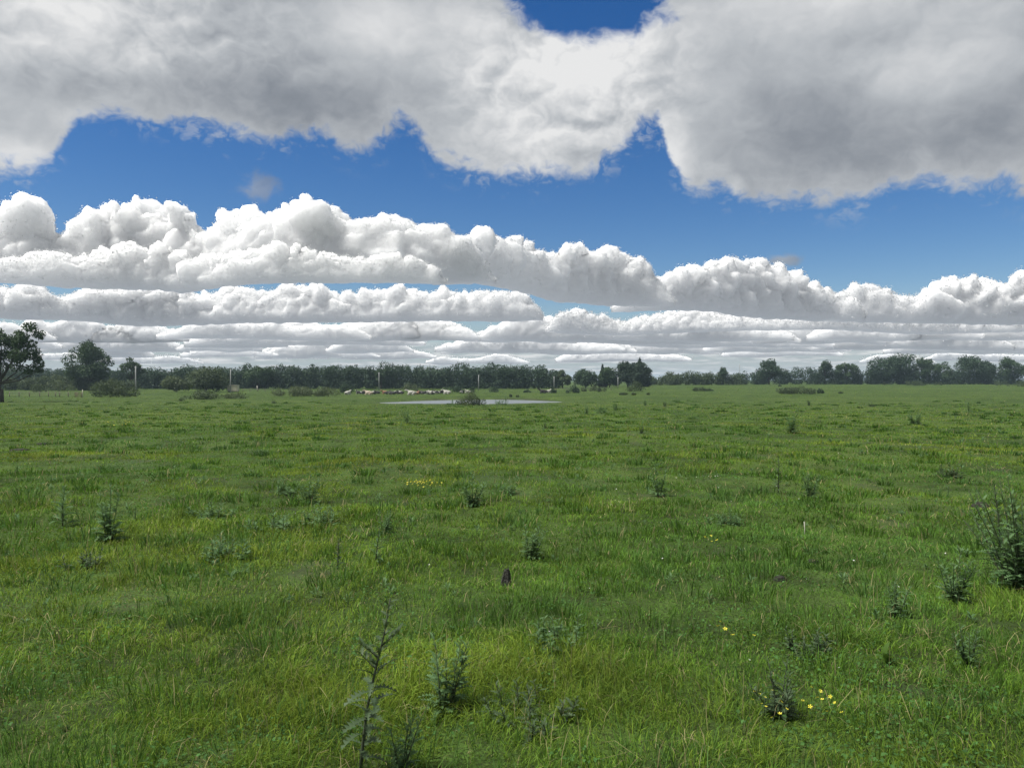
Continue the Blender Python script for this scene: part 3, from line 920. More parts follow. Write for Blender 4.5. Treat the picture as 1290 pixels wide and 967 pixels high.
# the big tree cut by the left edge of the photograph: an open, uneven crown
p, H, Wd = span(2, 403, 0, 96, 144)
s = p.y / FPX
def cl(px, py, r, dy=0, f=.8): return ((px - 2) * s, dy, (HZ + (EYE - p.z) / p.y * FPX - py) * s), (r * s, r * s, r * s * f)
rr = random.Random(4)
B = [cl(38, 412, 9), cl(45, 421, 8, 1), cl(33, 425, 8, -1), cl(40, 433, 7), cl(26, 433, 10), cl(14, 430, 11, 1), cl(2, 428, 11), cl(-12, 430, 12), cl(-26, 436, 12), cl(40, 445, 11), cl(28, 448, 12, -1), cl(10, 446, 13, 1),
     cl(-8, 448, 13), cl(-26, 452, 13), cl(44, 459, 8, 1), cl(36, 465, 8), cl(48, 452, 5), cl(20, 462, 8), cl(4, 461, 7), cl(-14, 464, 10), cl(-34, 462, 12), cl(50, 466, 5), cl(24, 420, 6), cl(-2, 418, 6), cl(-40, 446, 10)]
tree_at('tree', 'tallest broad tree, its crown cut off by the left edge of the picture', 'tree', p, H, Wd, M['tree'], 3, blobs=B, n=4300, leaf=.32, trunk_h=0.16)
T(111, 431, 58, 300, 'tree', 'domed tree standing alone above the left wood, beside the leaning bush mound', 5, clumps=46, n=5200, leaf=.5, trunk_h=0.12, cfac=.27)
T(166, 449, 30, 320, 'tree', 'small flat topped tree just behind the first pale pole', 6, clumps=16, n=1500, leaf=.5, trunk_h=0.26, squash=.6, cfac=.36)
T(222, 474, 34, 262, 'willow', 'pale green rounded tree left of the low dark bush', 8, clumps=16, n=1700, trunk_h=0.06, cfac=.38)
T(258, 463, 62, 262, 'bush', 'wide bushy tree directly left of the second pale pole', 9, clumps=30, n=3600, trunk_h=0.05, cfac=.34)
T(480, 459, 18, 345, 'tree', 'slightly taller tree crown rising from the long wood behind the herd', 10, clumps=12, n=1000, leaf=.55, trunk_h=0.15)
T(325, 457, 40, 346, 'tree', 'pair of taller crowns in the long wood right of the second pole', 12, clumps=18, n=1700, leaf=.55, trunk_h=0.15)
T(709, 467, 26, 352, 'bush', 'loose small tree filling the dip at the right end of the long wood', 13, clumps=16, n=1300, leaf=.5, trunk_h=0.09)
T(738, 464, 42, 345, 'treeblue', 'rounded tree group between the wood and the dark evergreens', 14, clumps=26, n=2400, leaf=.55, trunk_h=0.07, cfac=.34)
T(768, 462, 34, 345, 'tree', 'dense rounded tree touching the dark evergreens on their left', 15, clumps=22, n=2100, leaf=.55, trunk_h=0.07, cfac=.36)
T(911, 462, 15, 405, 'treeblue', 'narrow dark round headed tree standing above the middle hedge', 16, clumps=12, n=900, leaf=.5, trunk_h=0.22, cfac=.5)
T(969, 453, 30, 425, 'treeblue', 'broad dark tree left of the far right woods, above the hedge gap', 17, clumps=20, n=2200, leaf=.6, trunk_h=0.15, cfac=.38)
T(1039, 452, 19, 440, 'treeblue', 'slim tall tree left of the small round one on the right skyline', 18, clumps=12, n=1100, leaf=.55, trunk_h=0.19, cfac=.5)
T(1066, 455, 31, 440, 'tree', 'small round tree with a flat underside on the right skyline', 19, clumps=16, n=1500, leaf=.55, trunk_h=0.22, squash=.7)
T(1114, 447, 43, 440, 'treeblue', 'leftmost of the three tallest joined trees on the right skyline', 20, clumps=26, n=2800, leaf=.6, trunk_h=0.17, cfac=.34)
T(1138, 445, 43, 445, 'treeblue', 'middle of the three tallest joined trees on the right skyline', 21, clumps=26, n=2800, leaf=.6, trunk_h=0.17, cfac=.34)
T(1161, 449, 31, 440, 'tree', 'rightmost of the three tallest joined trees, with light under its crown', 22, clumps=20, n=1900, leaf=.55, trunk_h=0.25, cfac=.36)
T(1188, 453, 34, 445, 'tree', 'single thin crowned tree between the two dense groups on the right', 23, clumps=18, n=1500, leaf=.55, trunk_h=0.21, squash=.7)
T(1222, 447, 41, 440, 'treeblue', 'dense round tree, first of the pair near the right edge', 24, clumps=24, n=2600, leaf=.6, trunk_h=0.16, cfac=.36)
T(1243, 452, 31, 445, 'treeblue', 'lower round tree, second of the pair near the right edge', 25, clumps=18, n=1900, leaf=.6, trunk_h=0.16, cfac=.38)
T(1270, 448, 36, 440, 'tree', 'open crowned tree last but one before the right edge', 26, clumps=20, n=1900, leaf=.55, trunk_h=0.20, squash=.8)
T(1294, 456, 31, 440, 'tree', 'tree cut by the right edge of the picture', 27, clumps=16, n=1500, leaf=.55, trunk_h=0.19)

def conifer(label, px, top, w, d, seed):
    p, H, Wd = span(px, top, 0, w, d)
    rs = np.random.RandomState(seed); blobs = []
    for i in range(26):
        z = (i + .5) / 26; r = Wd * .5 * (1 - z) ** .8 * rs.uniform(.75, 1.15)
        for k in range(max(2, int(6 * (1 - z)))):
            a = rs.uniform(0, 6.28)
            blobs.append(((math.cos(a) * r * .6, math.sin(a) * r * .6, H * (.05 + .95 * z)), (max(.3, r * .62), max(.3, r * .62), H * .05)))
    return tree_at('conifer', label, 'conifer', p, H, Wd, M['conifer'], seed, blobs=blobs, n=4200, leaf=.5)
conifer('dark pointed conifer, tallest spire of the evergreen group', 806, 450.5, 26, 340, 31)
T(791, 453, 38, 345, 'conifer', 'dense dark evergreen tree with a broad top, left beside the tallest spire', 32, clumps=26, n=3600, leaf=.55, trunk_h=.05, cfac=.38)
T(808, 456, 26, 338, 'conifer', 'lower dark evergreen tree closing the evergreen group on the right', 33, clumps=22, n=2600, leaf=.55, trunk_h=.04, cfac=.42)
conifer('thin conifer tip poking out of the rounded trees left of the evergreens', 759, 459.5, 14, 352, 34)

# ------------------------------------------------------------------ woods and hedges that read as one mass
def wood_mass(name, label, spans_, mat, seed, leaf=.65, per=300, kind='stuff', cat=None):
    """spans: (px0, px1, top, d, depth): crowns of uneven height filling the stretch"""
    rs = np.random.RandomState(seed); blobs = []
    for (x0, x1, top, d, depth) in spans_:
        wm = (x1 - x0) / FPX * d
        nrow = max(2, int(depth / 3))
        for row_ in range(nrow):
            dd = d + row_ * 4.0
            n = max(2, int(wm / 3.6))
            for i in range(n):
                px = x0 + (x1 - x0) * (i + rs.uniform(.1, .9)) / n
                b = at_d(px, dd)
                gr = HZ + (EYE - b.z) / dd * FPX
                H = (gr - top) / FPX * dd * (rs.uniform(.78, 1.04) if rs.uniform() > .08 else rs.uniform(1.04, 1.14))
                r = rs.uniform(1.8, 3.2)
                blobs.append(((b.x, dd + rs.uniform(-1, 1), b.z + H - r * .9), (r, r, r * .95)))
                blobs.append(((b.x + rs.uniform(-1.5, 1.5), dd, b.z + H * .42), (r * 1.25, r * .9, H * .42)))
                if row_ == 0:
                    blobs.append(((b.x + rs.uniform(-1, 1), dd - rs.uniform(0, 1.2), b.z + H * .38), (r * 1.1, r * .8, H * .42)))
                    blobs.append(((b.x + rs.uniform(-1.5, 1.5), dd - rs.uniform(0, 1.5), b.z + H * .16), (r * 1.1, r * .8, H * .2)))
    V, Tt, tone = leaf_cloud(rs, blobs, int(len(blobs) * per), leaf)
    o = link(bpy.data.objects.new(name, tri_mesh(name, V, Tt, M[mat], [('tone', 'FLOAT', tone)])))
    tag(o, label, cat, None, kind)
wood_mass('woodland', 'long dark wood behind the pond and the herd', [(168, 300, 462, 350, 12), (300, 425, 460, 350, 12), (425, 600, 460, 350, 12), (600, 690, 459.5, 352, 12), (690, 704, 464, 352, 10)], 'treeblue', 41, per=190)
wood_mass('far_woodland', 'low far wood behind the domed tree at the left', [(-70, 172, 464, 400, 12)], 'treeblue', 42, per=190)
wood_mass('hedge', 'mixed hedgerow right of the dark evergreens, in the middle distance', [(818, 850, 470, 395, 6), (838, 870, 467, 400, 6), (870, 932, 468, 405, 6)], 'bush', 43, leaf=.55, per=200, kind=None, cat='hedge')
wood_mass('hedge', 'dark hedge running from the thin mast to the slim tall tree', [(930, 960, 467, 425, 6), (955, 1062, 463, 440, 8)], 'treeblue', 44, leaf=.55, per=200, kind=None, cat='hedge')
wood_mass('hedge', 'dark low hedge beneath the skyline trees at the right edge', [(1055, 1105, 465, 440, 6), (1100, 1330, 466, 440, 6)], 'treeblue', 45, leaf=.55, per=200, kind=None, cat='hedge')
wood_mass('hedge', 'low dark undergrowth below the domed tree at the left', [(-60, 60, 474, 300, 5), (50, 130, 472, 300, 5), (120, 170, 478, 300, 5)], 'bush', 46, leaf=.5, per=200, kind=None, cat='hedge')

# ------------------------------------------------------------------ bushes
BUSHES = [  # px, top, base, width, material, leaf, count, label
    (138, 475, 500, 62, 'bush', .28, 4200, 'big rounded bush mound beside the first pale pole'),
    (75, 475, 493, 34, 'willow', .35, 900, 'pale willow bush under the left side of the domed tree'),
    (46, 480, 494, 26, 'bush', .35, 600, 'grey green bush between the tallest tree and the domed tree'),
    (259, 491, 503, 56, 'bush', .25, 1500, 'low dark bush in front of the wide bushy tree'),
    (297, 493, 502, 36, 'willow', .22, 900, 'low brownish scrub at the foot of the second pole'),
    (371, 484, 499, 60, 'willow', .28, 2400, 'wide pale bush on the open grass right of the second pole'),
    (413, 487, 499, 40, 'willow', .25, 1500, 'pale bush left beside the whole herd'),
    (436, 480, 495, 20, 'treeblue', .3, 900, 'small dark round bush behind the left end of the herd'),
    (518, 481, 492, 26, 'willow', .28, 900, 'pale bush standing directly behind the herd'),
    (572, 484, 494, 22, 'treeblue', .28, 800, 'dark bush at the right end of the herd'),
    (593, 489, 510.5, 25, 'willow', .15, 1300, 'leafy sallow bush standing in front of the pond'),
    (580, 500.5, 510, 16, 'bush', .14, 420, 'low growth on the left of the sallow bush at the pond'),
    (604, 499.5, 510.5, 20, 'bush', .14, 620, 'low growth spreading right from the sallow bush at the pond'),
    (622, 485, 494, 16, 'treeblue', .25, 500, 'dark sapling left of the lone cow, below the wood'),
    (596, 484, 494, 10, 'treeblue', .25, 350, 'dark sapling beside the third pole from the right'),
    (664, 488, 494.5, 11, 'treeblue', .25, 350, 'small dark sapling close left of the lone black cow'),
    (697, 487, 495, 11, 'treeblue', .25, 400, 'dark sapling at the foot of the pole right of the lone cow'),
    (722, 481, 495, 18, 'treeblue', .3, 800, 'dark pointed bush in the grass below the rounded tree group'),
    (734, 487, 493, 10, 'bush', .25, 300, 'smallest of the bushes below the rounded tree group'),
    (749, 484, 493, 14, 'willow', .25, 500, 'left one of two twin pale bushes in front of the evergreens'),
    (758, 485, 493.5, 14, 'bush', .25, 500, 'right one of two twin pale bushes in front of the evergreens'),
    (801, 479, 493, 24, 'bush', .3, 900, 'greyish round bush at the foot of the dark conifers'),
    (785, 493, 497.5, 14, 'bush', .2, 350, 'low tuft of scrub at the foot of the last pole'),
    (798, 494, 497.5, 10, 'bush', .2, 260, 'low tuft of scrub a little right of the last pole'),
    (817, 494, 497.3, 6, 'bush', .2, 160, 'tiny dark tuft out on the grass right of the last pole'),
    (643, 496, 500, 6, 'bush', .18, 200, 'left one of two dark tufts beyond the pond'),
    (652, 497, 500, 5, 'bush', .18, 160, 'right one of two dark tufts beyond the pond'),
    (882, 486, 492.5, 22, 'bush', .3, 700, 'low grey bush in front of the middle hedge'),
    (894, 489, 492.3, 10, 'treeblue', .25, 260, 'dark low bush touching the grey one before the middle hedge'),
    (1004, 485.5, 496, 54, 'bush', .3, 2200, 'wide low bramble mound alone on the right of the field'),
    (1033, 486, 495.5, 10, 'treeblue', .25, 360, 'dark sprig at the right end of the bramble mound'),
    (982, 483.5, 487, 5, 'treeblue', .25, 150, 'tiny dark bush behind the bramble mound'),
    (1059, 493, 495.6, 8, 'bush', .22, 200, 'dark tuft on the grass right of the bramble mound'),
    (1152, 478.5, 486, 30, 'bush', .35, 800, 'pale low bush in front of the three tallest joined trees'),
    (1182, 479.5, 485.2, 14, 'bush', .3, 350, 'small low bush before the single thin crowned tree'),
    (1114, 480, 485, 5, 'bush', .3, 140, 'tiny bush at the foot of the far right hedge'),
    (1260, 478, 485.5, 18, 'bush', .3, 500, 'low grey bush in front of the right edge trees'),
    (1287, 479, 487, 30, 'bush', .3, 800, 'low grey bush cut by the right edge of the picture'),
]
for i, (px, tp, bs, w, mt, lf, n, lab) in enumerate(BUSHES):
    p, H, Wd = span(px, tp, bs, w)
    bush_at('bush', lab, 'bush', p, H * 1.08, Wd, M[mt], 100 + i, leaf=lf, n=n, pointed=('pointed' in lab or 'sapling' in lab or 'sprig' in lab))

# ------------------------------------------------------------------ poles, mast, shed, fence, gate
def pole(px, top, base, d, label):
    p, H, _ = span(px, top, base, 1, d)
    root = thing('utility_pole', label, 'pole', p, 0, 'pale poles in a line across the pasture')
    V, F = tube([(0, 0, -.3), (0, 0, H * .5), (0, 0, H)], [.19, .17, .14], 10)
    part('shaft', poly_mesh('shaft', V, F, M['pole']), root)
    V, F = join([tube([(-.32, 0, H - .35), (.32, 0, H - .35)], [.05, .05], 6), tube([(-.28, 0, H - .32), (-.28, 0, H - .12)], [.05, .03], 6), tube([(.28, 0, H - .32), (.28, 0, H - .12)], [.05, .03], 6)])
    part('insulator', poly_mesh('insulator', V, F, M['steel']), root)
pole(171, 461, 498, 200, 'tallest pale pole, beside the big rounded bush mound')
pole(290.5, 465, 492, 256, 'pale pole standing in front of the cream shed')
pole(477.5, 469, 493, 300, 'pale pole behind the left part of the herd')
pole(603, 472, 494, 300, 'pale pole rising behind the sallow bush at the pond')
pole(698, 474, 491, 325, 'pale pole right of the lone black cow')
pole(778.5, 475, 491, 325, 'pale pole at the left foot of the dark evergreens')

def mast(px, top, d, label, w=1.2, legs=3):
    p, H, _ = span(px, top, 0, 1, d)
    root = thing('radio_mast', label, 'mast', p)
    seg = []
    for k in range(legs):
        a = k * 2 * math.pi / legs
        seg.append(tube([(math.cos(a) * w * .5, math.sin(a) * w * .5, -.3), (math.cos(a) * w * .35, math.sin(a) * w * .35, H)], [.13, .10], 5))
    part('lattice_leg', poly_mesh('lattice_leg', *join(seg), M['steel']), root)
    seg = []
    n = int(H / 1.6)
    for i in range(n):
        for k in range(legs):
            a, b = k * 2 * math.pi / legs, (k + 1) * 2 * math.pi / legs
            if i % 2: a, b = b, a
            r0, r1 = w * (.5 - .15 * i / n), w * (.5 - .15 * (i + 1) / n)
            seg.append(tube([(math.cos(a) * r0, math.sin(a) * r0, i * H / n), (math.cos(b) * r1, math.sin(b) * r1, (i + 1) * H / n)], [.06, .06], 4))
    o = part('lattice_brace', poly_mesh('lattice_brace', *join(seg), M['steel']), root); o['kind'] = 'stuff'
mast(931.5, 458, 700, 'thin dark lattice mast behind the middle hedge')
mast(1092, 452, 760, 'left one of the two thin masts beside the slim tall trees', .9)
mast(1097.5, 454, 780, 'right one of the two thin masts beside the tallest joined trees', .9)

def box(x0, x1, y0, y1, z0, z1):
    V = [(x, y, z) for z in (z0, z1) for y in (y0, y1) for x in (x0, x1)]
    return V, [(0, 2, 3, 1), (4, 5, 7, 6), (0, 1, 5, 4), (2, 6, 7, 3), (0, 4, 6, 2), (1, 3, 7, 5)]

def shed():
    p, H, Wd = span(294, 485.0, 0, 12.5, 270)
    root = thing('field_shed', 'small cream box shaped shed just behind the second pale pole', 'shed', p)
    h = H
    part('wall', poly_mesh('wall', *join([box(-Wd * .5, Wd * .5, -1.0, 1.0, .25, h - .12)]), M['cream'], False), root)
    part('roof', poly_mesh('roof', *box(-Wd * .5 - .12, Wd * .5 + .12, -1.12, 1.12, h - .12, h), M['cream'], False), root)
    part('base', poly_mesh('base', *box(-Wd * .5 + .1, Wd * .5 - .1, -.9, .9, -.3, .25), M['soil'], False), root)
    part('door', poly_mesh('door', *box(Wd * .12, Wd * .38, -1.03, -.985, .3, h - .35), M['cream'], False), root)
shed()

def post(px, base, hpx, label, mat='post', r=.09, name='fence_post'):
    p = at(px, base); H = hpx / FPX * p.y
    root = thing(name, label, 'post', p, 0, None)
    V, F = tube([(0, 0, -.2), (.01, 0, H * .6), (.0, .01, H)], [r, r * .95, r * .85], 7)
    part('shaft', poly_mesh('shaft', V, F, M[mat]), root)
    return p, H
def fence(label, pts, d, hpost=1.2, cat='fence'):
    root = thing('wire_fence', label, cat, at_d(pts[0], d))
    o0 = Vector(root.location)
    q = [at_d(x, d) - o0 for x in pts]
    me = poly_mesh('post', *tube([(0, 0, -.2), (0, 0, hpost)], [.10, .09], 7), M['post'])
    for v in q: part('post', me, root, v)
    for z in (.45, .8, 1.1):
        part('wire', poly_mesh('wire', *tube([v + Vector((0, -.11, z)) for v in q], [.018] * len(q), 4), M['wire']), root)
fence('wire fence on wooden posts from the tallest tree to the rusty gate', [12, 24, 37, 50, 61, 70, 75, 86, 97], 190)
fence('far wire fence running right from the cream shed', [306, 315, 325, 334, 343], 275, 1.0)
fence('low wire fence beyond the pond, right of the lone cow', [700, 714, 728, 742, 756, 770], 275, .8)
post(104, 500.5, 10, 'pale post beside the rusty gate at the left', 'white', .11)
post(324, 491.5, 5.5, 'short white post on the far fence right of the cream shed', 'white', .22)
def gate():
    p = at_d(98.5, 186); w, h = 1.5, 1.15
    root = thing('field_gate', 'small rusty gate left of the big rounded bush mound', 'gate', p)
    seg = [tube([(x, 0, -.1), (x, 0, h + .1)], [.07, .07], 6) for x in (-w * .5, w * .5)]
    [part('gate_post', poly_mesh('gate_post', *q, M['gate']), root) for q in seg]
    bar = poly_mesh('bar', *tube([(-w * .5, 0, 0), (w * .5, 0, 0)], [.04, .04], 6), M['gate'])
    for k in range(4): part('bar', bar, root, (0, 0, .2 + k * .28))
gate()

# ------------------------------------------------------------------ the herd: cows lying in the grass beyond the pond
def cow_mesh(name, turned=0.0, up=1.0):
    V, E, Rd = [], [], []
    def chain(pts, start=None):
        prev = start
        for (x, y, z, r) in pts:
            V.append((x, y, z)); Rd.append(r)
            i = len(V) - 1
            if prev is not None: E.append((prev, i))
            prev = i
        return prev
    chain([(-.62, 0, .60, .36)])
    chain([(-.92, 0, .52, .22), (-1.02, .02, .34, .05), (-.98, .10, .10, .03)], 0)
    b = chain([(-.15, 0, .56, .44), (.35, 0, .58, .40)], 0)
    hx, hy = math.cos(turned), math.sin(turned)
    n = chain([(.66, 0, .74, .29), (.78 + .14 * hx, .14 * hy, .96, .18), (.82 + .30 * hx, .30 * hy, 1.10 * up, .145)], b)
    chain([(.82 + .50 * hx, .50 * hy, 1.03 * up, .11), (.82 + .66 * hx, .66 * hy, .95 * up, .085)], n)
    for s in (-1, 1):
        chain([(.82 + .27 * hx - s * .20 * hy, .27 * hy + s * .20 * hx, 1.15 * up, .05), (.82 + .25 * hx - s * .30 * hy, .25 * hy + s * .30 * hx, 1.12 * up, .03)], n)
        chain([(.55, s * .26, .30, .15), (.86, s * .30, .13, .085), (.58, s * .36, .07, .06), (.40, s * .36, .07, .05)], b)
        chain([(-.45, s * .34, .36, .24), (-.08, s * .50, .20, .12), (-.34, s * .54, .08, .07), (-.52, s * .54, .06, .05)], 0)
    me = bpy.data.meshes.new(name); me.from_pydata(V, E, [])
    o = bpy.data.objects.new(name, me); COL.objects.link(o)
    m = o.modifiers.new('s', 'SKIN'); m.use_smooth_shade = True
    for i, r in enumerate(Rd): me.skin_vertices[0].data[i].radius = (r, r)
    me.skin_vertices[0].data[0].use_root = True
    o.modifiers.new('d', 'SUBSURF').levels = 1
    dg = bpy.context.evaluated_depsgraph_get(); dg.update()
    out = bpy.data.meshes.new_from_object(o.evaluated_get(dg))
    out.name = name
    bpy.data.objects.remove(o); 
    return out

def coat(name, a, b, th, sc=1.3):
    m, t, p = new_mat(name)
    tc = t.nodes.new('ShaderNodeTexCoord'); oi = t.nodes.new('ShaderNodeObjectInfo')
    q = vmath(t, 'ADD', tc.outputs['Object'], vmath(t, 'SCALE', oi.outputs['Location'], scale=.37))
    n = noise(t, q, sc, 2, .5)
    t.links.new(rgbmix(t, n.step(th - .02, th + .02), a, b), p.inputs['Base Color'])
    p.inputs['Roughness'].default_value = .8
    return m
coats = {'pied': coat('pied_coat', (.40, .39, .36), (.018, .017, .016), .45), 'white': coat('white_coat', (.40, .39, .35), (.30, .28, .25), .6),
         'black': coat('black_coat', (.02, .019, .018), (.38, .36, .34), .68), 'cream': coat('cream_coat', (.40, .34, .27), (.28, .21, .16), .62), 'red': coat('reddish_coat', (.24, .12, .07), (.36, .31, .25), .62)}
cow_shapes = [cow_mesh('cow_body', .15), cow_mesh('cow_body', 1.9), cow_mesh('cow_body', -1.2, .9)]
_cow_me = {}
COWS = [  # px, base row, coat, heading (degrees), shape, scale, label
    (438, 497.0, 'white', 60, 0, 1.15, 'white cow lying apart at the left end of the herd'),
    (452, 496.0, 'pied', 170, 1, 1.0, 'black and white cow, second from the left end of the herd'),
    (458, 496.3, 'black', 10, 0, 1.0, 'black headed cow lying left of the long cream cow'),
    (464.5, 497.2, 'cream', 175, 0, 1.2, 'long cream cow lying below the pole behind the herd'),
    (469.5, 496.6, 'pied', 30, 2, 1.0, 'black and white cow touching the right side of the long cream cow'),
    (475, 496.0, 'black', 160, 1, 1.0, 'black cow lying right of the pole behind the herd'),
    (485, 496.0, 'red', 200, 0, 1.0, 'reddish cow in the middle of the herd'),
    (488.5, 496.6, 'pied', 20, 1, 1.0, 'black and white cow lying against the reddish cow'),
    (494, 496.8, 'black', 150, 2, 1.0, 'mostly black cow in the middle of the herd, left beside two pied ones'),
    (499, 496.2, 'pied', 0, 0, 1.0, 'black and white cow, left one of two pied cows in mid herd'),
    (504.5, 496.4, 'pied', 180, 1, 1.05, 'black and white cow, right one of two pied cows in mid herd'),
    (518.5, 497.4, 'white', 185, 0, 1.30, 'largest white cow, in front of the pale bush behind the herd'),
    (526, 496.8, 'red', 80, 2, .95, 'reddish cow close against the right of the largest white cow'),
    (530.5, 496.3, 'black', 170, 0, 1.1, 'black cow right of the largest white cow'),
    (537, 496.4, 'pied', 15, 1, 1.1, 'dark pied cow between the black cow and a greyer pied one'),
    (543.5, 496.8, 'pied', 165, 2, 1.1, 'grey pied cow towards the right end of the herd'),
    (550, 496.2, 'pied', 190, 0, 1.05, 'black and white cow left of the dark one near the right end of the herd'),
    (556, 495.4, 'black', 20, 1, 1.0, 'dark cow lying a little back near the right end of the herd'),
    (563, 496.2, 'white', 175, 0, 1.2, 'white cow lying left beside the dark bush at the right end'),
    (582, 495.3, 'pied', 60, 2, 1.0, 'black and white cow right of the dark bush, left of a white one'),
    (589, 495.0, 'white', 180, 1, 1.0, 'white cow lying left of the sallow bush at the pond'),
    (684.5, 495.4, 'black', 180, 0, 1.25, 'lone black cow lying beyond the right end of the pond'),
    (691, 494.6, 'white', 10, 1, 1.0, 'lone pale grey cow next to the black one beyond the pond'),
]
for (px, br, ct, hd, sh, sc, lab) in COWS:
    key = (ct, sh)
    if key not in _cow_me:
        me = cow_shapes[sh].copy(); me.materials.clear(); me.materials.append(coats[ct]); _cow_me[key] = me
    p = at(px, br)
    o = link(bpy.data.objects.new('cow', _cow_me[key])); o.location = p - Vector((0, 0, .03)); o.rotation_euler = (0, 0, R(hd)); o.scale = (sc,) * 3
    tag(o, lab, 'cow', 'cows resting in the pasture beyond the pond')

# ------------------------------------------------------------------ thistles, docks, buttercups and the small things in the grass
def leaf_arrays(seed, width=.20, lobes=5, droop=.35, spiny=.55):
    """one lobed thistle leaf along +x, length 1"""
    r = random.Random(seed); n = lobes * 2 + 2
    V, F = [], []
    for i in range(n):
        s = i / (n - 1)
        w = width * math.sin(math.pi * min(1, s * .92 + .08)) ** .8
        w *= (1.0 + spiny * .4) if i % 2 else (1.0 - spiny)
        z = .22 * s - droop * s * s
        f = .35 * w
        sh = .05 if i % 2 else 0
        V += [(s + sh, -w * r.uniform(.8, 1.2), z + f), (s, 0, z), (s + sh, w * r.uniform(.8, 1.2), z + f)]
    for i in range(n - 1):
        a = i * 3
        F += [(a, a + 3, a + 4, a + 1), (a + 1, a + 4, a + 5, a + 2)]
    return np.array(V), F
LEAVES = [leaf_arrays(k, .15, 7, .30 + .14 * k, .72) for k in range(3)]
def leaf_mesh(i, mat):
    V, F = LEAVES[i]
    me = poly_mesh('leaf', V, F, mat)
    a = me.attributes.new('tone', 'FLOAT', 'POINT'); a.data.foreach_set('value', np.random.RandomState(i).uniform(.2, .8, len(V)).astype(np.float32))
    return me
LEAF_ME = [leaf_mesh(i, M['thistle']) for i in range(3)]
LEAF_DARK = leaf_mat('dark_thistle_leaf', (.034, .062, .026), (.070, .110, .048), .2, .6, .3)
LEAF_ME_DARK = [leaf_mesh(i, LEAF_DARK) for i in range(3)]

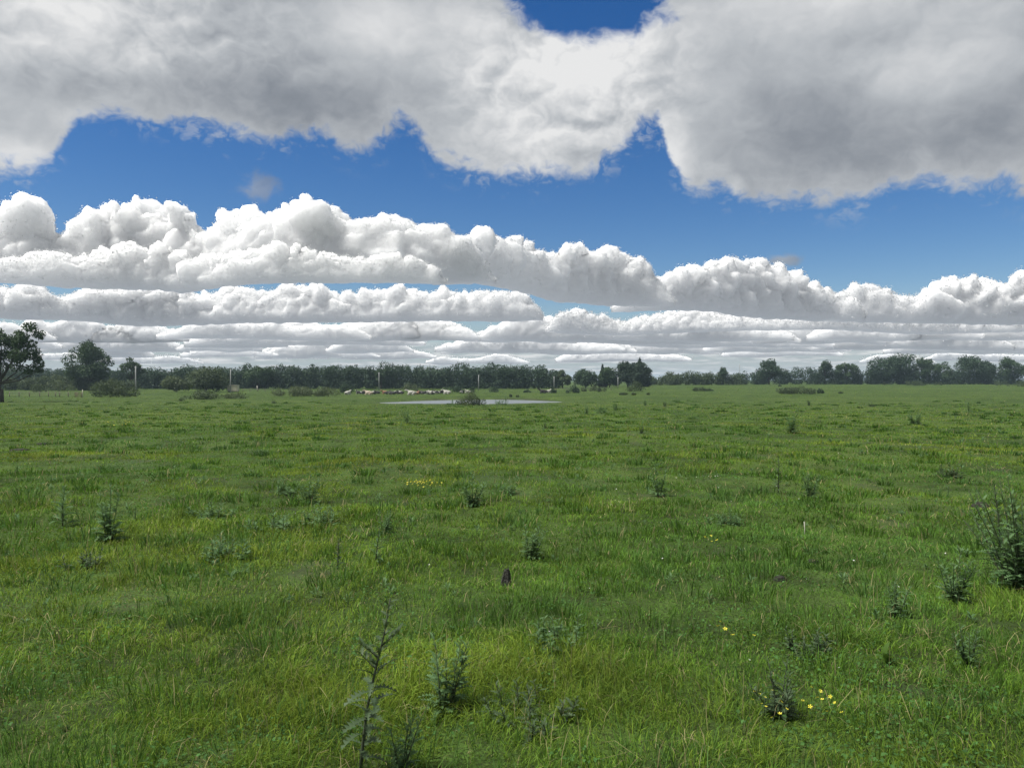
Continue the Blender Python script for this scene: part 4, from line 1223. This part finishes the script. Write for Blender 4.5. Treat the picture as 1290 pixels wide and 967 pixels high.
def thistle(px, base, hpx, kind, label, seed, near=False, lean=0.0, wide=1.0, name='thistle', cat='thistle', mat='thistle', group=None, dark=False):
    big = 'cut by the right edge' in label; lk = .62 if big else 1.0
    p = at(px, base); d = math.hypot(p.y, EYE - p.z)
    H = hpx / FPX * d * (1.25 if kind == 'clump' else 1.05 if kind == 'bushy' else 1.0)
    r = random.Random(seed)
    root = thing(name, label, cat, p - Vector((0, 0, .01)), 0, group)
    stems, leaves = [], []
    def stem(x0, y0, x1, y1, h, rad):
        path = []
        for k in range(6):
            f = k / 5
            path.append(Vector((x0 + (x1 - x0) * f ** 1.3 + r.uniform(-.01, .01) * h, y0 + (y1 - y0) * f ** 1.3, h * f)))
        stems.append((path, [rad * (1 - .7 * k / 5) for k in range(6)]))
        return path
    def put(path, f, L, pitch, az):
        k = f * 5; i = min(4, int(k)); q = path[i].lerp(path[i + 1], k - i)
        leaves.append((q, Euler((r.uniform(-.4, .4), -pitch, az), 'XYZ'), L))
    if kind == 'spire':
        pa = stem(0, 0, lean * H, 0, H, .006 + .006 * H)
        n = 34
        for k in range(n):
            f = .06 + .93 * k / n
            L = H * (.22 * (1 - f) ** .7 + .06) * r.uniform(.7, 1.2) * wide
            put(pa, f, L, .25 + .75 * f + r.uniform(-.2, .2), k * 2.4 + r.uniform(-.4, .4))
        for k in range(3):
            put(pa, .97, H * .06, 1.2, k * 2.1)
    elif kind == 'tall':
        pa = stem(0, 0, lean * H, 0, H, .0088)
        for k in range(48):
            f = .14 + .85 * k / 48
            base_l = .165 if f < .60 else .14 * (1 - f) + .06
            put(pa, f, H * base_l * r.uniform(.65, 1.1) * wide, (.15 if f < .55 else .65) + r.uniform(-.2, .25), k * 2.4 + r.uniform(-.5, .5))
        for k, (f, az) in enumerate(((.62, 2.9), (.74, .1), (.68, 3.4))):
            q = pa[0].lerp(pa[-1], f) if False else pa[int(f * 5)].lerp(pa[min(5, int(f * 5) + 1)], f * 5 % 1)
            e = q + Vector((math.cos(az) * H * .10, math.sin(az) * H * .08, H * .085))
            path = [q.lerp(e, g / 5) for g in range(6)]
            stems.append((path, [.0035 - .0004 * g for g in range(6)]))
            for j in range(6): put(path, .3 + .115 * j, H * .075, .6, az + (j % 2 - .5) * 2.2)
    elif kind == 'bushy':
        ns = 38 if big else max(5, int(7 * wide))
        for s_ in range(ns):
            a = r.uniform(0, 6.28); o = r.uniform(.02, .10) * H * wide; t_ = r.uniform(.08, .36) * H * min(wide, 1.3) * (.85 if big else 1)
            h = H * (1.0 if s_ == 0 else r.uniform(.5, .95))
            pa = stem(math.cos(a) * o, math.sin(a) * o, math.cos(a) * (o + t_) + lean * H, math.sin(a) * (o + t_), h, .003 + .004 * H)
            for k in range(24):
                f = .03 + .95 * k / 24
                put(pa, f, H * lk * (.17 * (1 - f) + .105) * r.uniform(.7, 1.2), .2 + .7 * f, k * 2.4 + r.uniform(-.5, .5))
    else:                                                    # clump: a patch of short leafy shoots
        for s_ in range(11):
            a = s_ * 2.4 + r.uniform(-.5, .5); o = r.uniform(.1, 1.0) * H * .55 * wide * (s_ > 0)
            h = H * (1.0 if s_ == 0 else r.uniform(.35, .85))
            pa = stem(math.cos(a) * o, math.sin(a) * o, math.cos(a) * o * 1.15 + r.uniform(-.1, .1) * H, math.sin(a) * o * 1.15, h * .8, .003 + .003 * H)
            for k in range(17):
                f = .02 + .96 * k / 17
                put(pa, f, H * (.26 * (1 - f) + .12) * r.uniform(.6, 1.2), .15 + .8 * f + r.uniform(-.2, .2), k * 2.4 + r.uniform(-.6, .6))
    if stems:
        for a, b in stems: part('stem', poly_mesh('stem', *tube(a, b, 6), M['stem']), root)
    rest = leaves
    if near:
        pool = LEAF_ME_DARK if dark else LEAF_ME
        r.shuffle(leaves)
        for k, (q, e, L) in enumerate(leaves[:300]): part('leaf', pool[k % 3], root, q, e, L)
        rest = leaves[300:]
    if rest:
        V, F, tone = [], [], []
        rs = np.random.RandomState(seed)
        for k, (q, e, L) in enumerate(rest):
            v, f = LEAVES[k % 3]
            m = np.array(e.to_matrix()) * L
            o = len(V); V += list(v @ m.T + np.array(q)); F += [tuple(i + o for i in g) for g in f]
            tone += [rs.uniform(0, 1)] * len(v)
        me = poly_mesh('foliage', V, F, LEAF_DARK if dark else M[mat])
        a = me.attributes.new('tone', 'FLOAT', 'POINT'); a.data.foreach_set('value', np.array(tone, np.float32))
        o = part('foliage', me, root)
        if near: o['kind'] = 'stuff'
    return root

THISTLES = [  # px, base row, height, kind, near, lean, wide, dark, label
    (452, 985, 208, 'tall', True, .17, 1.0, True, 'tall dark thistle stalk rising in the near grass, taller than any other'),
    (561, 900, 88, 'bushy', True, .05, .9, False, 'leafy grey green thistle right of the tall dark stalk'),
    (505, 978, 70, 'bushy', True, .1, .8, False, 'low leafy thistle between the tall dark stalk and the bottom edge'),
    (668, 905, 44, 'clump', True, 0, 1.6, True, 'dark rosette thistle below the middle of the field'),
    (982, 905, 66, 'bushy', True, 0, 1.1, True, 'dark leafy thistle right behind the nearest buttercups'),
    (1130, 778, 48, 'bushy', True, 0, .8, False, 'short dense thistle above the broad dock leaf'),
    (1222, 842, 52, 'bushy', True, 0, 1.0, False, 'thistle between the dock leaf and the bottom right corner'),
    (1288, 748, 140, 'bushy', True, -.05, 1.8, False, 'large bushy thistle cut by the right edge of the picture'),
    (1262, 700, 88, 'spire', True, -.10, .8, True, 'thin upright thistle in front of the large bushy one at the right edge'),
    (1202, 760, 60, 'bushy', False, 0, 1.3, False, 'spreading pale thistle left of the large bushy one at the right edge'),
    (668, 704, 46, 'bushy', False, .05, 1.2, False, 'bluish thistle bush right above the dark stump'),
    (138, 682, 72, 'bushy', False, .02, .8, False, 'upright thistle with a bushy foot at the left, larger of two neighbours'),
    (78, 664, 52, 'spire', False, .05, 1.4, False, 'slimmer thistle left of the upright one with a bushy foot'),
    (170, 655, 20, 'spire', False, 0, 1.2, False, 'tiny thistle sprig just right of the upright one with a bushy foot'),
    (388, 634, 40, 'bushy', False, .02, 1.0, False, 'grey thistle bush, upper one of the pair left of the yellow clump'),
    (405, 662, 32, 'clump', False, 0, 1.3, False, 'grey rosette thistle, lower one of the pair left of the yellow clump'),
    (358, 622, 22, 'clump', False, 0, 1.2, False, 'small rosette thistle up left of the grey pair'),
    (345, 668, 30, 'clump', False, 0, 1.4, False, 'pale flat rosette thistle down left of the grey pair'),
    (278, 704, 34, 'clump', False, 0, 1.5, False, 'pale greyish thistle patch under the left middle of the field'),
    (265, 652, 26, 'clump', False, 0, 1.4, False, 'flat thistle patch halfway between the upright thistle and the grey pair'),
    (485, 672, 30, 'bushy', False, 0, 1.2, False, 'bluish thistle below the yellow clump'),
    (473, 712, 48, 'spire', False, .1, 1.0, False, 'thin stemmed thistle halfway up from the tall dark stalk to the yellow clump'),
    (425, 718, 40, 'spire', False, .05, .9, True, 'thin brown dead thistle over a dark hollow left of centre'),
    (596, 638, 44, 'bushy', False, 0, 1.0, False, 'feathery thistle right of the yellow clump'),
    (640, 622, 20, 'clump', False, 0, 1.3, False, 'low thistle patch to the right of the feathery one'),
    (830, 625, 40, 'bushy', False, 0, .8, False, 'dense cone shaped thistle right of the middle of the field'),
    (981, 621, 46, 'spire', False, 0, .9, True, 'thin dark spire thistle beside a bushy one on the right'),
    (1021, 627, 32, 'bushy', False, 0, 1.3, False, 'bushy thistle right beside the thin dark spire'),
    (1197, 601, 20, 'clump', False, 0, 1.2, True, 'small dark rosette thistle far right above the molehill'),
    (1195, 626, 14, 'spire', False, 0, 1.0, False, 'little thistle sprig below the small dark rosette on the far right'),
    (997, 545, 32, 'bushy', False, 0, .7, False, 'upright bluish thistle on the far right part of the field'),
    (1153, 534, 18, 'bushy', False, 0, 2.0, False, 'wide low bluish thistle patch on the far right part of the field'),
    (1220, 521, 14, 'spire', False, 0, 2.0, False, 'faint distant thistle under the right skyline trees'),
    (1019, 511, 9, 'bushy', False, 0, 1.0, True, 'distant dark thistle under the bramble mound'),
    (1098, 512, 6, 'clump', False, 0, 1.0, True, 'tiny distant dark thistle right of the bramble mound'),
    (512, 533, 18, 'bushy', False, 0, .8, False, 'small thistle bush left below the pond'),
    (518, 540, 12, 'spire', False, 0, .5, False, 'thin pale sprig touching the small bush below the pond'),
    (686, 540, 9, 'bushy', False, 0, .8, True, 'dark dot of a thistle below the right end of the pond'),
    (808, 546, 11, 'bushy', False, 0, 1.0, True, 'dark low thistle in the open middle of the field'),
    (738, 522, 13, 'bushy', False, 0, .9, False, 'first from the left of the thistle row beyond the middle'),
    (757, 520, 11, 'clump', False, 0, 1.0, False, 'second from the left of the thistle row beyond the middle'),
    (775, 517, 12, 'bushy', False, 0, .9, False, 'third from the left of the thistle row beyond the middle'),
    (813, 511, 9, 'bushy', False, 0, 1.0, False, 'fourth from the left of the thistle row beyond the middle'),
    (838, 512, 8, 'bushy', False, 0, 1.2, True, 'rightmost of the thistle row beyond the middle'),
    (637, 509, 11, 'spire', False, 0, 1.6, False, 'thin reed like weed standing before the right half of the pond'),
    (629, 509, 7, 'clump', False, 0, 1.0, False, 'low weed before the right half of the pond'),
    (570, 511, 9, 'spire', False, 0, 1.6, False, 'thin weed before the pond left of the sallow bush'),
    (345, 508, 5, 'clump', False, 0, 1.3, True, 'dark weed on the grass below the wide pale bush'),
    (228, 505, 6, 'clump', False, 0, 1.2, True, 'dark weed on the grass left of the low dark bush'),
    (875, 528, 6, 'clump', False, 0, 1.8, False, 'flat weed on the open grass under the middle hedge'),
    (330, 573, 12, 'clump', False, 0, 2.0, False, 'flat dark green weed patch in the left middle distance'),
    (920, 660, 22, 'clump', False, 0, 1.6, False, 'dull bluish weed patch left of the white stick'),
    (700, 815, 40, 'clump', False, 0, 1.2, False, 'rosette weed in the dark hollow below the stump'),
    (1030, 825, 34, 'clump', False, 0, 1.5, True, 'dark rosette weed left of the broad dock leaf'),
    (110, 715, 26, 'clump', False, 0, 1.3, True, 'very dark leafy patch below the slimmer left thistle'),
]
for i, (px, bs, h, kd, nr, ln, wd, dk, lab) in enumerate(THISTLES):
    weed = 'weed' in lab or 'patch' in lab and 'thistle' not in lab
    thistle(px, bs, h, kd, lab, 300 + i, nr, ln, wd, 'weed' if weed else 'thistle', 'weed' if weed else 'thistle', dark=dk)

# many small weeds nobody could count, low in the grass
def small_weeds():
    rs = np.random.RandomState(21); V, T_, C = [], [], []
    n = 620; off = 0
    d = np.exp(np.log(5.5) + rs.uniform(0, 1, n) ** .8 * np.log(90 / 5.5)); x = rs.uniform(-1, 1, n) * (d * .72 + .5)
    ok = (pond_sd(x, d) > 6) & (perlin(np.stack([x * .12, d * .12, np.zeros(n)], -1)) + rs.normal(0, .3, n) > -.1)
    for X0, Y0 in zip(x[ok], d[ok]):
        Z0 = gz(X0, Y0); m = 20; s = rs.uniform(.03, .075) * min(2.6, .75 + Y0 * .045); tone = rs.uniform(.1, .8)
        az = np.arange(m) * 2.4 + rs.uniform(-.5, .5, m); up = rs.uniform(.15, 1.25, m); L = s * rs.uniform(.6, 1.3, m); z0 = rs.uniform(0, .7, m) * s
        dr = np.stack([np.cos(az) * np.cos(up), np.sin(az) * np.cos(up), np.sin(up)], -1); sd = np.stack([-np.sin(az), np.cos(az), np.zeros(m)], -1)
        b = np.stack([np.full(m, X0), np.full(m, Y0), Z0 + z0], -1) + dr * L[:, None] * .1
        w = L[:, None] * .11
        mid = b + dr * L[:, None] * .5 + np.array((0, 0, 1)) * (L * .06)[:, None]; tip = b + dr * L[:, None] - np.array((0, 0, 1)) * (L * .12)[:, None]
        V.append(np.stack([b, mid - sd * w, mid + sd * w, tip], 1).reshape(-1, 3))
        T_.append((np.array([(0, 1, 2), (1, 3, 2)])[None] + off + np.arange(m)[:, None, None] * 4).reshape(-1, 3)); off += m * 4
        C.append(np.full(m * 4, tone) + rs.uniform(-.1, .2, m * 4))
    me = tri_mesh('small_weeds', np.concatenate(V), np.concatenate(T_), M['thistle'], [('tone', 'FLOAT', np.clip(np.concatenate(C), 0, 1))])
    tag(link(bpy.data.objects.new('small_weeds', me)), 'small greyish weeds scattered low in the grass', None, None, 'stuff')
small_weeds()

# a broad dock
def dock(px, base, hpx, label, seed):
    p = at(px, base); d = p.y; H = hpx / FPX * d
    r = random.Random(seed); root = thing('dock_plant', label, 'dock', p)
    n = 9; V, F = [], []
    for i in range(n):
        s = i / (n - 1); w = .24 * math.sin(math.pi * (s * .9 + .08)) ** .7 * (1 if i < n - 1 else .05)
        z = .1 * math.sin(s * 2.6)
        V += [(s, -w, z + w * .35 + r.uniform(-.01, .01)), (s, 0, z), (s, w, z + w * .35 + r.uniform(-.01, .01))]
    for i in range(n - 1):
        a = i * 3; F += [(a, a + 3, a + 4, a + 1), (a + 1, a + 4, a + 5, a + 2)]
    me = poly_mesh('leaf', V, F, M['dock'])
    a = me.attributes.new('tone', 'FLOAT', 'POINT'); a.data.foreach_set('value', np.full(len(V), .6, np.float32))
    for k in range(5):
        part('leaf', me, root, (r.uniform(-.01, .01), r.uniform(-.01, .01), .01), Euler((0, -(1.35 if k == 0 else r.uniform(.5, 1.0)), k * 1.3)), H * (1.05 if k == 0 else r.uniform(.5, .75)))
dock(1119, 838, 26, 'bright green dock plant with one upright leaf at the right', 5)
dock(1188, 705, 9, 'small pale dock plant left of the large bushy thistle', 6)

# buttercups
def flower_mesh(r0, seed, mat):
    r = random.Random(seed); V, F = [(0, 0, -r0 * .15)], []
    for k in range(5):
        a = k * 2 * math.pi / 5
        o = len(V)
        for (rad, da, z) in ((.45, -.42, .05), (1.0, -.34, .42), (1.12, 0, .36), (1.0, .34, .42), (.45, .42, .05)):
            V.append((math.cos(a + da) * r0 * rad, math.sin(a + da) * r0 * rad, r0 * z))
        F.append((0, o, o + 1, o + 2)); F.append((0, o + 2, o + 3, o + 4))
    return poly_mesh('flower', V, F, mat, False)
BUTTER = flower_mesh(.0125, 1, M['petal'])
PALE = flower_mesh(.0085, 3, M['paleflower'])
DAISY = flower_mesh(.0065, 2, M['clover'])
def buttercups(label, px, base, heads, fh, seed, sc=1.0, flower=None, name='buttercup_plant', cat='buttercup'):
    """heads: pixel positions of the flowers round the plant"""
    p = at(px, base); r = random.Random(seed)
    root = thing(name, label, cat, p)
    st = []
    for (hx, hy) in heads:
        h = fh * r.uniform(.75, 1.2)
        q = at(hx, hy + h / max(p.y, .1) * FPX * .92) - p
        tip = Vector((q.x + r.uniform(-.01, .01), q.y, q.z + h))
        b = Vector((q.x + r.uniform(-.05, .05), q.y + r.uniform(-.05, .05), q.z - .01))
        part('stem', poly_mesh('stem', *tube([b, b.lerp(tip, .5) + Vector((r.uniform(-.01, .01), 0, .01)), tip], [.0016 * sc, .0014 * sc, .0012 * sc], 4), M['dock2']), root)
        part('flower', flower or BUTTER, root, tip, Euler((r.uniform(-.5, .5) + .35, r.uniform(-.5, .5), r.uniform(0, 6))), sc * r.uniform(.85, 1.15))
M['dock2'] = plain('flower_stem', (.05, .085, .025), .7)
buttercups('nearest buttercup plant, yellow flowers left of the dark leafy thistle', 968, 915, [(950, 872), (957, 876), (967, 882), (966, 893), (985, 888), (981, 904), (948, 884), (961, 890), (973, 871), (990, 897), (976, 910)], .13, 1, .68)
buttercups('nearest buttercup plant on the right of the dark leafy thistle', 1035, 912, [(1021, 868), (1034, 873), (1038, 884), (1054, 889), (1020, 895), (1060, 901), (1029, 881), (1046, 880), (1012, 886), (1041, 899)], .13, 2, .70)
buttercups('buttercups in a short row above and left of the nearest ones', 918, 815, [(908, 784), (903, 790), (913, 795), (923, 803), (952, 805)], .14, 3, 1.0)
rb = random.Random(8)
buttercups('dense yellow buttercup clump in the middle of the field', 530, 622, [(530 + max(-26, min(26, rb.gauss(0, 11))), 607 + abs(rb.gauss(0, 4)) + rb.uniform(-3, 2)) for _ in range(50)], .20, 4, 1.2)
buttercups('sparse yellow flowers right of the middle, above the bluish weed patch', 893, 690, [(888, 678), (895, 676), (896, 683), (904, 682)], .12, 5, 1.2)
buttercups('faint distant yellow flower patch at the left', 157, 538, [(157 + rb.gauss(0, 8), 533 + rb.gauss(0, 2)) for _ in range(16)], .28, 6, 2.4)
buttercups('pale greenish flower heads right of the feathery thistle, in the centre', 788, 640, [(788 + rb.gauss(0, 10), 631 + rb.gauss(0, 3)) for _ in range(14)], .14, 7, 1.0, PALE)
buttercups('pale flowers on a short row right of the cone shaped thistle', 880, 606, [(880 + rb.gauss(0, 14), 602 + rb.gauss(0, 1.5)) for _ in range(14)], .14, 8, 1.3, DAISY, 'white_flower_plant', 'flower')

def daisies():
    rs = np.random.RandomState(5); V, F = [], []
    src = np.array([v.co for v in DAISY.vertices]); fs = [tuple(f.vertices) for f in DAISY.polygons]
    for k in range(45):
        d = math.exp(rs.uniform(math.log(4), math.log(32))); u = rs.uniform(-.72, .72)
        if k < 36: u = abs(u) * .9 + .02
        x, y = u * d, d; s = rs.uniform(.7, 1.2) * (1 + d * .02)
        h = .07 + .05 * rs.uniform()
        m = np.array(Euler((rs.uniform(-.6, .6), rs.uniform(-.6, .6), rs.uniform(0, 6))).to_matrix()) * s
        o = len(V); V += list(src @ m.T + np.array([x, y, gz(x, y) + h])); F += [tuple(i + o for i in f) for f in fs]
    me = poly_mesh('white_clover', V, F, M['clover'], False)
    tag(link(bpy.data.objects.new('white_clover', me)), 'tiny white clover heads scattered over the right of the field', None, None, 'stuff')
daisies()

# soil, stump, stick
def mound(px, row_, wpx, hm, label, seed, name='molehill', cat='molehill'):
    p = at(px, row_); w = wpx / FPX * p.y; rs = np.random.RandomState(seed)
    bm = bmesh.new(); bmesh.ops.create_icosphere(bm, subdivisions=4, radius=1.0)
    co = np.array([v.co for v in bm.verts])
    dsp = fbm(co * 2.2 + seed, 4, .6)
    for v, c, k in zip(bm.verts, co, dsp):
        v.co = Vector((c[0] * w * .5 * (1 + .35 * k), c[1] * w * .42 * (1 + .35 * k), max(-.3, c[2]) * hm * (1 + .5 * k)))
    me = bpy.data.meshes.new(name); bm.to_mesh(me); bm.free(); me.materials.append(M['soil'])
    for f in me.polygons: f.use_smooth = True
    o = link(bpy.data.objects.new(name, me)); o.location = p
    tag(o, label, cat)
mound(1236, 639, 21, .09, 'dark grey molehill left of the large bushy thistle', 1)
mound(983, 731, 16, .045, 'small dark soil heap at the lower right of the field', 2, 'soil_heap', 'soil')
mound(1024, 708, 14, .03, 'dark soil scrape just below the white stick', 3, 'soil_heap', 'soil')
mound(54, 560, 16, .08, 'dark trodden mud heap far left, right one of two', 4, 'soil_heap', 'soil')
mound(24, 567, 22, .06, 'dark trodden mud heap far left, left one of two', 5, 'soil_heap', 'soil')
def stump():
    p = at(637, 738); H = 22 / FPX * p.y; w = 12 / FPX * p.y
    rs = np.random.RandomState(3); n, s = 9, 16; V, F = [], []
    for i in range(n):
        f = i / (n - 1)
        for k in range(s):
            a = 2 * math.pi * k / s
            rr_ = w * .5 * (1.05 - .55 * f ** 1.6) * (1 + .22 * math.sin(a * 5 + f * 2) + rs.uniform(-.12, .12))
            V.append((math.cos(a) * rr_ + .12 * w * f, math.sin(a) * rr_, H * f * (1 + (.08 * math.sin(a * 3) if i == n - 1 else 0)) - .01))
    for i in range(n - 1):
        for k in range(s): F.append((i * s + k, i * s + (k + 1) % s, (i + 1) * s + (k + 1) % s, (i + 1) * s + k))
    F.append(tuple((n - 1) * s + k for k in range(s)))
    o = link(bpy.data.objects.new('stump', poly_mesh('stump', V, F, M['deadwood'], False))); o.location = p
    tag(o, 'dark weathered stump in the centre of the near grass', 'stump')
stump()
def stick():
    p = at(1014, 676); H = 19 / FPX * p.y
    o = link(bpy.data.objects.new('stick', poly_mesh('stick', *tube([(0, 0, -.02), (.002, 0, H * .5), (-.006, 0, H)], [.0055, .005, .0045], 7), M['white']))); o.location = p
    tag(o, 'thin white stick standing upright in the grass at the right', 'stick')
stick()

# ------------------------------------------------------------------ the air: a thin even haze
def build_haze():
    x0, x1, y0, y1, z0, z1 = -6200, 6200, -6200, 6200, -6.0, 30.0
    v = [(x, y, z) for z in (z0, z1) for y in (y0, y1) for x in (x0, x1)]
    f = [(0, 2, 3, 1), (4, 5, 7, 6), (0, 1, 5, 4), (2, 6, 7, 3), (0, 4, 6, 2), (1, 3, 7, 5)]
    m = bpy.data.materials.new('haze'); m.use_nodes = True
    t = m.node_tree; t.nodes.clear()
    p = t.nodes.new('ShaderNodeVolumePrincipled'); p.inputs['Color'].default_value = (.62, .82, 1.0, 1); p.inputs['Density'].default_value = HAZE
    o = t.nodes.new('ShaderNodeOutputMaterial'); t.links.new(p.outputs[0], o.inputs['Volume'])
    me = mesh_np('haze', v, f, m)
    tag(link(bpy.data.objects.new('haze', me)), 'thin even haze over the pasture', None, None, 'stuff')
HAZE = .00014
build_haze()
